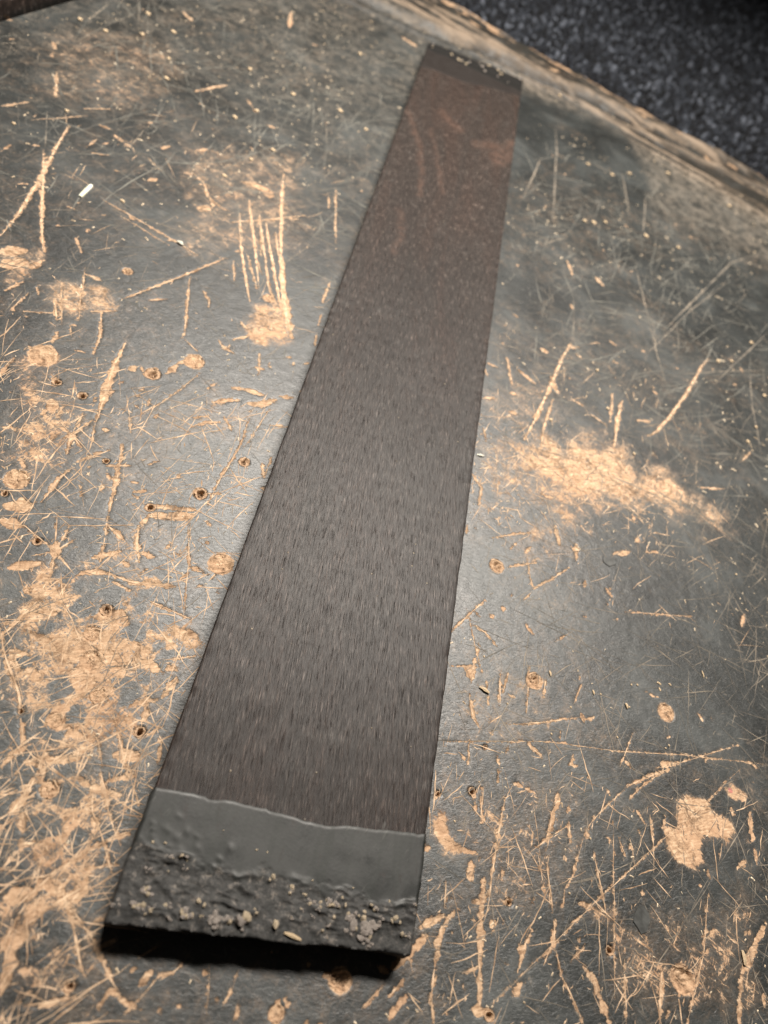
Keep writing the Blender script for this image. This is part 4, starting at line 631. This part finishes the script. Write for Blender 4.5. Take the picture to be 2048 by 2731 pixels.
# ------------------------------------------------------------------ carpet behind the board
def carpet():
    m = NT('grey_loop_carpet')
    c = m.attr('shade'); nn = m.noise(2500, 3, 0.6)
    col = m.ramp(c, [(0.05, (0.010, 0.0118, 0.0155)), (0.42, (0.026, 0.031, 0.043)), (0.75, (0.085, 0.10, 0.128)), (0.97, (0.24, 0.27, 0.33))])
    mat = m.out(m.mix(m.math('MULTIPLY', nn, 0.5), col, (0.02, 0.02, 0.022)), 0.9, m.bump(nn, 0.0006), 0.1, Sheen_Weight=0.1)
    rg = np.random.default_rng(3)
    p = 4.8; xs = np.arange(-90, 640, p); ys = np.arange(480, 1420, p * 0.92)
    X, Y = np.meshgrid(xs, ys); X = X + (np.arange(len(ys)) % 2)[:, None] * p * 0.5
    X = (X + rg.normal(0, 0.5, X.shape)).ravel(); Y = (Y + rg.normal(0, 0.5, Y.shape)).ravel()
    keep = (Y > edge_y(X) - 6) & (Y < edge_y(X) + 790); X, Y = X[keep], Y[keep]
    # one loop: a little squashed dome
    rings = [(1.0, -1.6, 6), (1.12, -0.3, 6), (0.62, 0.75, 6)]
    V = []; F = []
    for r, z, n in rings:
        for j in range(6): V.append((r * math.cos(j * math.pi / 3 + z), r * math.sin(j * math.pi / 3 + z), z))
    V.append((0, 0, 1.0))
    for q in range(2):
        for j in range(6):
            a, b = q * 6 + j, q * 6 + (j + 1) % 6; F += [(a, b, b + 6), (a, b + 6, a + 6)]
    for j in range(6): F.append((12 + j, 12 + (j + 1) % 6, 18))
    V = np.array(V); F = np.array(F); N = len(X)
    sc = rg.uniform(1.5, 2.5, N); sx = rg.uniform(0.8, 1.5, N); an = rg.uniform(0, 6.28, N); dz = rg.normal(-0.8, 0.9, N)
    vx = V[None, :, 0] * (sc * sx)[:, None]; vy = V[None, :, 1] * sc[:, None]; vz = V[None, :, 2] * sc[:, None] * 1.2 + dz[:, None]
    co = np.stack([vx * np.cos(an)[:, None] - vy * np.sin(an)[:, None] + X[:, None], vx * np.sin(an)[:, None] + vy * np.cos(an)[:, None] + Y[:, None], vz - 19.0], -1)
    FF = (F[None] + (np.arange(N) * len(V))[:, None, None]).reshape(-1, 3)
    me = raw_mesh(bpy.data.meshes.new('carpet_loops'), co.reshape(-1, 3) * MM, FF)
    sh = np.clip(rg.beta(0.9, 1.6, N) * 1.1 + (fbm(X, Y, 16, 3, 90) - 0.5) * 0.5, 0, 1)
    attr(me, 'shade', np.repeat(sh, len(V)))
    base = np.array([[[-700, 300, -21.5], [1600, 300, -21.5]], [[-700, 2200, -21.5], [1600, 2200, -21.5]]]) * MM
    b = grid_mesh('carpet', base); attr(b, 'shade', np.full(4, 0.2))
    o = tag(link('carpet', b, mat), 'dark grey loop pile carpet behind the work board', None, None, 'structure')
    l = link('carpet_loops', me, mat, o); tag(l, kind='stuff')
carpet()

# ------------------------------------------------------------------ fingerboard blanks
SK = 0.1157                               # the ends are cut a little out of square
def board_mesh(name, hw, y0, y1, th, skew, figure=True, ny=420, nx=64, seed=0):
    r = 0.5
    xs = np.linspace(-hw + r, hw - r, nx)
    prof = [(-hw, 0.0), (-hw, th * 0.35), (-hw, th * 0.7), (-hw, th - r), (-hw + r * 0.3, th - r * 0.3)] + [(x, th) for x in xs] + [(hw - r * 0.3, th - r * 0.3), (hw, th - r), (hw, th * 0.7), (hw, th * 0.35), (hw, 0.0)]
    prof = np.array(prof); ys = np.linspace(y0, y1, ny)
    X = np.repeat(prof[None, :, 0], ny, 0); Z = np.repeat(prof[None, :, 1], ny, 0); Y = ys[:, None] + X * skew
    edge = sstep(hw - 3, hw, np.abs(X))
    X = X + np.sign(X) * edge * ((fbm(Y, np.sign(X) * 40 + Z * 0.4, 9, 4, seed + 3) - 0.5) * 0.45)
    Z = Z + (Z > th * 0.8) * (fbm(X, Y, 30, 3, seed + 5) - 0.5) * 0.25
    Z = Z - (Z > th * 0.8) * edge * (vnoise(Y, X * 0, 2.2, seed + 8) ** 3) * 0.5
    P = np.stack([X, Y, Z], -1)
    me = grid_mesh(name, P * MM); 
    fd = np.full(X.shape, 9.0)
    if figure:
        for s in DATA['F']:
            pts = np.array(s[1:]).reshape(-1, 2); w = s[0]
            for k in range(len(pts) - 1):
                (ax, ay), (bx, by) = pts[k], pts[k + 1]; dx, dy = bx - ax, by - ay
                xx = X + (fbm(X, Y, 10, 3, 77) - 0.5) * 4
                t = np.clip(((xx - ax) * dx + (Y - ay) * dy) / (dx * dx + dy * dy), 0, 1)
                fd = np.minimum(fd, np.hypot(xx - ax - t * dx, (Y - ay - t * dy) * 0.6) - w * 0.5)
    attr(me, 'figure', 0.34 * sstep(1.8, -1.6, fd))
    attr(me, 'wood_lift', np.ones(X.shape) if not figure else sstep(120, 420, Y + (fbm(X, Y * 0.15, 16, 3, 71) - 0.5) * 160))  # wood colour lighter towards the far end; second blank lighter throughout
    # close the ends and the underside
    bm = bmesh.new(); bm.from_mesh(me)
    es = [e for e in bm.edges if e.is_boundary]
    bmesh.ops.holes_fill(bm, edges=es, sides=0); bm.to_mesh(me); bm.free()
    return me
TH = 7.0; HW = 34.57
blank = empty('fingerboard_blank', (0, 0, 0.0004))
tag(blank, 'long dark brown rosewood fingerboard blank with black waxed ends lying across the board', 'wood blank')
link('wood', board_mesh('wood', HW, 0.6, 517.5, TH, SK), M_WOOD, blank)

def interp(pts, x): p = np.array(pts); return np.interp(x, p[:, 0], p[:, 1])
def wax_cap(near):
    W = DATA['wax']; nx = 150; ny = 96 if near else 60
    hw = HW; t = 0.24
    xs = np.linspace(-hw, hw, nx)
    prof = [(-hw - t, 0.2), (-hw - t, 2.5), (-hw - t, 4.5), (-hw - t, TH - 1.2), (-hw - t * 0.7, TH - 0.2)] + [(x, TH + t) for x in np.linspace(-hw + 0.4, hw - 0.4, nx)] + [(hw + t * 0.7, TH - 0.2), (hw + t, TH - 1.2), (hw + t, 4.5), (hw + t, 2.5), (hw + t, 0.2)]
    prof = np.array(prof); px, pz = prof[:, 0], prof[:, 1]; m = len(prof)
    if near:
        yb = interp(W['near_edge'], px) + (fbm(px, px * 0, 5, 4, 7) - 0.5) * 1.6; ye = px * SK - 0.4
        yb = np.where(pz < TH - 0.5, yb - (TH - 0.5 - pz) * 0.25, yb)
    else:
        yb = interp(W['far_edge'], px) + 20 + (fbm(px, px * 0, 16, 4, 17) - 0.5) * 14; ye = px * SK + 520.2
    v = np.linspace(0, 1, ny) ** (0.9 if near else 1.0)
    X = np.repeat(px[None], ny, 0); Z = np.repeat(pz[None], ny, 0); Y = yb[None] + v[:, None] * (ye - yb)[None]
    top = (np.arange(m) >= 5) & (np.arange(m) < m - 5)
    D = np.abs(Y - yb[None]); E = np.abs(Y - ye[None])
    h = 0.0 + (fbm(X, Y, 12, 3, 81) - 0.5) * 0.2
    rough = np.zeros(X.shape)
    if near:
        ry = interp(W['rough'], X) + (fbm(X, Y, 7, 4, 83) - 0.5) * 5
        rough = sstep(-1.2, 1.4, ry - Y + (fbm(X, Y, 2.2, 3, 82) - 0.5) * 4.0)
        ridge = 1 - np.abs(2 * fbm(X, Y * 1.6, 5.5, 5, 85) - 1); ridge2 = 1 - np.abs(2 * fbm(X * 0.8, Y * 2.0, 9, 4, 88) - 1)
        h = h + rough * (-0.12 + 0.55 * (ridge ** 6) * vnoise(X, Y, 7, 4) + 0.9 * (ridge2 ** 8) * sstep(0.4, 0.7, vnoise(X, Y, 9, 6)) + 0.55 * (fbm(X, Y, 2.2, 4, 87) - 0.5))
        h = h + 0.28 * np.exp(-((ry - Y) / 0.6) ** 2) * sstep(0.45, 0.8, vnoise(X, Y, 4, 9))           # raised ledge where the coats meet
        rg = np.random.default_rng(8)
        for k in range(16):                                                           # bubbles, left of the smooth coat
            bx = rg.uniform(-34, -12); by = rg.uniform(10, 19) - 0.1 * (bx + 34); br = rg.uniform(0.4, 1.0)
            bs = rg.uniform(0.6, 1.8); h = h + 0.16 * br * np.exp(-(((X - bx) / bs) ** 2 + (Y - by + 0.3 * (X - bx)) ** 2) / br ** 2)
        for (cx, cy, cs, ck) in W['crumbs']:
            h = h + rough * 0.35 * np.exp(-((X - cx) ** 2 + (Y - cy) ** 2) / (cs * 0.9 + 0.3) ** 2)
        h = h + 0.05 * np.exp(-(D / 0.5) ** 2)
        h = h - 0.3 * sstep(2.5, 0, E) * (0.3 + vnoise(X, Y, 3, 90))
    else:
        lump = fbm(X, Y * 0, 9, 4, 91)
        lim = 7.0 + (X + 35) * 0.13 + (fbm(X, Y, 8, 4, 92) - 0.5) * 6
        rough = sstep(1.0, -1.0, E - lim)
        h = h - 0.2 + rough * (0.7 * (fbm(X, Y, 4, 4, 94) - 0.3)) + 0.45 * sstep(7.0, 1.5, E) * (1.4 + 3.4 * lump + 1.2 * (fbm(X, Y, 2.5, 3, 93) - 0.5))
    h = np.maximum(h, -0.14)
    h = h - (t + 0.12) * sstep(0.6, 0.0, D) * 0.75
    side = ~top
    Z = Z + np.where(top[None], h, 0)
    X = X + np.where(side[None], np.sign(X) * ((fbm(Y, Z + X, 4, 3, 95) - 0.45) * 0.7 - t * 0.9 * sstep(2.0, 0, D)), 0)
    # end face rows shrink towards the middle
    rows = [np.stack([X, Y, Z], -1)]; last = rows[0][-1]; rr = [rough]
    sg = -1 if near else 1
    c = np.array([0, 0, 4.0])
    for s_, o_ in ((0.985, 0.9), (0.95, 1.3), (0.8, 1.2), (0.55, 1.0), (0.25, 0.9), (0.02, 0.9)):
        q = last.copy(); q[:, 0] = last[:, 0] * (s_ if s_ < 0.9 else 1 - (1 - s_) * 0.12); q[:, 2] = c[2] + (last[:, 2] - c[2]) * s_
        q[:, 1] = q[:, 0] * SK + (-0.4 if near else 520.2) + sg * (o_ + (fbm(q[:, 0], q[:, 2], 3, 3, 97) - 0.5) * 1.2)
        rows.append(q[None]); rr.append(np.ones((1, m)))
    P = np.concatenate(rows); R_ = np.concatenate(rr)
    P[:, :, 2] = np.maximum(P[:, :, 2], 0.05)
    nm = 'wax_coating'
    me = grid_mesh(nm, P * MM); attr(me, 'rough', R_); attr(me, 'film', np.full(R_.shape, 0.0 if near else 1.0))
    o = link(nm, me, M_WAX, blank)
    return o, P
wax_n, PN = wax_cap(True); wax_f, PF = wax_cap(False)
wax_n['label'] = 'thick dark grey wax coat on the near end, crusted with crumbs'
wax_f['label'] = 'black wax coat with a lumpy rim on the far end'
def wax_z(P, x, y):
    d = (P[:, :, 0] - x) ** 2 + (P[:, :, 1] - y) ** 2 + (P[:, :, 2] < TH - 1.5) * 1e3
    return P.reshape(-1, 3)[d.argmin(), 2]

# crumbs: knobbly little lumps
def lump(name, seed, sub=2, rough=0.35):
    rg = np.random.default_rng(seed); bm = bmesh.new(); bmesh.ops.create_icosphere(bm, subdivisions=sub, radius=1.0)
    for v in bm.verts:
        d = 1 + rough * (fbm(v.co.x * 10 + 50, v.co.y * 10 + v.co.z * 7 + 50, 8, 3, seed) - 0.5) * 2 + rg.normal(0, rough * 0.28)
        v.co *= d
    me = bpy.data.meshes.new(name); bm.to_mesh(me); bm.free(); return me
LG = [lump('wax_crumb', 20 + k, 1, 0.5) for k in range(5)]; LC = [lump('wax_crumb', 40 + k, 1, 0.4) for k in range(4)]
for m_ in LG: m_.materials.append(M_GREYCRUMB)
for m_ in LC: m_.materials.append(M_CREAM)
for (x, y, s, k) in DATA['wax']['crumbs']:
    n_ = 1 if k else (11 if s > 1.6 else 6)
    for q in range(n_):
        if k: xx, yy, ss = x, y, s * 0.6
        else:
            xx = x + random.gauss(0, s * 0.42); yy = y + random.gauss(0, s * 0.30); ss = max(0.22, s * random.uniform(0.16, 0.40))
        cream = k or random.random() < 0.22
        o = link('wax_crumb', random.choice(LC if cream else LG), None, wax_n)
        o.location = (xx * MM, yy * MM, (wax_z(PN, xx, yy) + ss * 0.10) * MM)
        o.scale = (ss * MM * random.uniform(0.7, 1.3), ss * MM * random.uniform(0.6, 1.1), ss * MM * random.uniform(0.4, 0.7))
        o.rotation_euler = (random.uniform(-0.5, 0.5), random.uniform(-0.5, 0.5), random.uniform(0, 6.28))
for k in range(18):                                                        # flecks caught in the far rim
    xx = random.uniform(-33, 33); yy = xx * SK + 520.2 - random.uniform(-0.5, 5.0 + (xx + 35) * 0.12); ss = random.uniform(0.4, 1.3)
    o = link('wax_crumb', random.choice(LC if random.random() < 0.5 else LG), None, wax_f)
    o.location = (xx * MM, yy * MM, (wax_z(PF, xx, yy) + 0.1) * MM); o.scale = (ss * MM, ss * MM, ss * MM * 0.6); o.rotation_euler = (0, 0, random.uniform(0, 6))

# ------------------------------------------------------------------ slivers, chips and crumbs of wood
def sliver(name, seed, n=6):
    """a split of wood of unit length, tapering, faceted and slightly bowed"""
    rg = np.random.default_rng(seed); V = []; F = []; k = 5
    for i in range(n + 1):
        t = i / n; w = 0.5 * (0.35 + 0.65 * math.sin(math.pi * min(0.95, max(0.08, t)))) * rg.uniform(0.8, 1.15)
        for j in range(k):
            a = 2 * math.pi * j / k + 0.3; V.append((t - 0.5, w * math.cos(a) + 0.12 * math.sin(3 * t), max(-0.42, w * math.sin(a) * 0.7) + 0.42 + 0.10 * math.sin(math.pi * t)))
    for i in range(n):
        for j in range(k): F.append((i * k + j, i * k + (j + 1) % k, (i + 1) * k + (j + 1) % k, (i + 1) * k + j))
    F.append(tuple(range(k))[::-1]); F.append(tuple(n * k + j for j in range(k)))
    me = bpy.data.meshes.new(name); me.from_pydata(V, [], F); me.update(); return me
SL = [sliver('wood_sliver', 60 + k) for k in range(4)]
CH = [lump('wood_crumb', 80 + k, 1, 0.5) for k in range(5)]
for m_ in SL + CH: m_.materials.append(M_CHIP)
SW = sliver('white_sliver', 70); SW.materials.append(M_WHITE)
def ground_z(x, y):
    j = min(np.searchsorted(gx, x), NC - 1); i = min(np.searchsorted(BY[:, j], y), NR - 1); return H[i, j]
NAMED = {
 'sliver_big': ('wood_sliver', 'largest pale wood sliver, casting a dark shadow right beside the blank', 'wood sliver', SL[0], 1.0),
 'sliver_a': ('wood_sliver', 'short pale sliver just above right of a round screw hole', 'wood sliver', SL[1], 1.0),
 'sliver_b': ('wood_sliver', 'tiny upright cream sliver between two screw holes right of the blank', 'wood sliver', SL[2], 1.0),
 'sliver_c': ('wood_sliver', 'cream sliver left of the large hexagonal chipped hollow', 'wood sliver', SL[3], 1.0),
 'sliver_white': ('wood_sliver', 'thin white sliver lying at the right edge of the blank halfway up', 'wood sliver', SW, 1.0),
 'sliver_d': ('wood_sliver', 'pale splinter lying in a tan gouge at the lower right', 'wood sliver', SL[2], 1.0),
 'curl': ('wood_shaving', 'tiny thin curled shaving on bare black paint at the right', 'wood shaving', SL[1], 1.0),
 'glint': ('glint_sliver', 'small white sliver standing in for a glint at the end of a long diagonal scratch, upper left', 'flake', SW, 1.0),  # white sliver added in place of a glint on the scratch
}
GROUPS = {
 'crumb_r': ('tiny cream wood crumb on the black paint right of the blank', 'cream crumbs right of the blank'),
 'crumb_l': ('small blurred pale wood crumb on the board at the upper left', 'pale crumbs at the upper left'),
 'crumb_f': ('small pale wood crumb on the dark patch near the far rim', 'pale crumbs near the far rim'),
 'crumb_m': ('small pale wood crumb on the scuffed paint at middle right', 'pale crumbs at middle right'),
 'crumb_n': ('tiny pale wood crumb between the gouges at the lower right', 'pale crumbs at the lower right'),
}
def shiny_chip(loc, l, w, a):
    bm = bmesh.new(); n = 8
    for i in range(n + 1):
        t = i / n - 0.5; ww = w * 0.5 * (1 - 0.25 * abs(2 * t) ** 3); zz = 0.15 + 0.9 * (1 - (2 * t) ** 2) * 0.6
        for s, z in ((-1, 0.0), (-0.9, 0.55), (0, 0.8), (0.9, 0.55), (1, 0.0)): bm.verts.new((t * l * MM, s * ww * MM, (z * w * 0.55 + zz * 0.2) * MM))
    bm.verts.ensure_lookup_table()
    for i in range(n):
        for j in range(4): bm.faces.new([bm.verts[q] for q in (i * 5 + j, i * 5 + j + 1, i * 5 + j + 6, i * 5 + j + 5)])
    for i in (0, n): bm.faces.new([bm.verts[i * 5 + j] for j in range(5)])
    me = bpy.data.meshes.new('shiny_chip'); bm.to_mesh(me); bm.free()
    o = link('shiny_chip', me, M_SHINY, None, loc); o.rotation_euler = (0, 0, a)
    tag(o, 'small shiny whitish chip lying alone on the paint at the upper left', 'chip')
OWN = {('crumb_f', 0): 'largest and leftmost of three pale crumbs in a row right of the blank',
       ('crumb_f', 1): 'middle one of three pale crumbs in a row right of the blank',
       ('crumb_f', 2): 'rightmost of three pale crumbs in a row right of the blank',
       ('crumb_f', 9): 'pale crumb lying alone in the dust just inside the far rim at the right',
       ('crumb_f', 10): 'pale crumb on the dusty ridge nearest the far right corner of the blank',
       ('crumb_m', 0): 'single white crumb right of the large pale worn patch',
       ('crumb_m', 9): 'tan crumb lying on the large pale worn patch',
       ('crumb_m', 8): 'crumb just above the left side of the large pale worn patch',
       ('crumb_l', 0): 'pale crumb nearest the front edge of the second blank, top left',
       ('crumb_l', 15): 'pale crumb below the shiny pale chip at the upper left',
       ('crumb_n', 3): 'tiny crumb in the fork of two gouges at the lower right'}
seen = {}
for d in DATA['De']:
    kind, x, y, l, w, a = d; seen[kind] = seen.get(kind, -1) + 1; z = ground_z(x, y); loc = (x * MM, y * MM, (z + 0.05) * MM); ra = math.radians(a)
    if kind == 'shiny': shiny_chip(loc, l * 0.8, w * 0.6, ra); continue
    if kind in NAMED:
        nm, lab, cat, me, q = NAMED[kind]
        o = link(nm, me, None, None, loc); w = max(w, 0.35); o.scale = (l * MM, w * MM, w * 0.8 * MM); tag(o, lab, cat)
    else:
        lab, grp = GROUPS[kind]; lab = OWN.get((kind, seen[kind]), lab); o = link('wood_crumb', random.choice(CH), None, None, loc)
        l = max(min(l, 3.2), 0.7) * 0.5; w = max(min(w, 2.2), 0.5) * 0.55; o.scale = (l * MM, w * MM, w * 0.6 * MM); o.location.z += w * 0.25 * MM; tag(o, lab, 'wood crumb', grp)
    o.rotation_euler = (0, 0, ra)
# splinter stuck on the wax
(ax, ay), (bx, by) = DATA['wax']['splinter']
o = link('wood_splinter', SL[1], None, wax_n); o.location = ((ax + bx) / 2 * MM, (ay + by) / 2 * MM, (wax_z(PN, (ax + bx) / 2, (ay + by) / 2) + 0.1) * MM)
o.scale = (math.hypot(bx - ax, by - ay) * MM, 0.9 * MM, 0.6 * MM); o.rotation_euler = (0, 0.05, math.atan2(by - ay, bx - ax))

# two thin flakes of clear plastic
M_FLAKE = plain('clear_plastic_flake', (0.03, 0.031, 0.03), (0.065, 0.067, 0.065), 300, 0.3, 0.00005, 0.6)
def flake(x, y, r, a, seed, label):
    rg = np.random.default_rng(seed); n = 11; bm = bmesh.new(); an = np.linspace(0, 2 * np.pi, n + 1)[:-1]; rr = r * (1 + rg.normal(0, 0.10, n))
    rr[2] *= 0.75; rr[3] *= 0.7
    f = bm.faces.new([bm.verts.new((rr[i] * math.cos(an[i]) * MM, rr[i] * 0.9 * math.sin(an[i]) * MM, 0)) for i in range(n)])
    e = bmesh.ops.extrude_face_region(bm, geom=[f]); vs = [v for v in e['geom'] if isinstance(v, bmesh.types.BMVert)]
    for v in vs: v.co.z += 0.18 * MM; v.co.x *= 0.95; v.co.y *= 0.95
    bmesh.ops.recalc_face_normals(bm, faces=bm.faces); me = bpy.data.meshes.new('plastic_flake'); bm.to_mesh(me); bm.free()
    o = link('plastic_flake', me, M_FLAKE, None, (x * MM, y * MM, (ground_z(x, y) + 0.12) * MM)); o.rotation_euler = (0, 0, a); tag(o, label, 'flake')
flake(*DATA['coin'], 2.6, 0.3, 31, 'small grey translucent plastic flake lying on the paint below the pale worn patch')
flake(*DATA['oval'], 3.4, 1.2, 32, 'larger round translucent flake beside crossed scratches at the lower right')

# fine sawdust, too small to count
def sawdust(n, seed):
    rg = np.random.default_rng(seed); V = []; F = []
    base = np.array([(-1, -1, 0), (1, -1, 0), (1, 1, 0), (-1, 1, 0), (0, 0, 1.1)]); tri = [(0, 1, 4), (1, 2, 4), (2, 3, 4), (3, 0, 4)]
    for k in range(n):
        far = rg.random() < 0.6
        if far: x, y = rg.uniform(-240, 250), 180 + 380 * rg.random()
        else: x, y = rg.uniform(-140, 190), rg.uniform(-30, 190)
        if abs(x) < HW + 1 and -5 < y < 522: continue
        if rg.random() > 2.4 * max(0.0, float(fbm(np.array(x), np.array(y), 45, 3, 33)) - 0.36) ** 0.8: continue
        s = rg.uniform(0.10, 0.26) * (1.5 if far else 1.0); e = rg.uniform(1, 3.2); a = rg.uniform(0, 6.28); b = len(V); z = ground_z(x, y)
        for p in base:
            u, v = p[0] * s * e, p[1] * s
            V.append((x + u * math.cos(a) - v * math.sin(a), y + u * math.sin(a) + v * math.cos(a), z + 0.03 + p[2] * s))
        F += [(b + i, b + j, b + l) for i, j, l in tri]
    me = bpy.data.meshes.new('sawdust'); return raw_mesh(me, np.array(V) * MM, np.array(F), False)
tag(link('sawdust', sawdust(3600, 4), M_SAWDUST), 'fine pale sawdust specks strewn over the board', None, None, 'stuff')

# ------------------------------------------------------------------ second blank at the back left
b2 = empty('fingerboard_blank', (-0.2301, 0.3388, 0.0004), -math.atan2(0.0169, 0.0629))
tag(b2, 'second dark brown wood blank, only its edge showing in the top left corner', 'wood blank')
link('wood', board_mesh('wood', 34, -60, 330, 9.3, 0.02, False, 200, 30, 200), M_WOOD, b2, (-0.034, 0, 0))
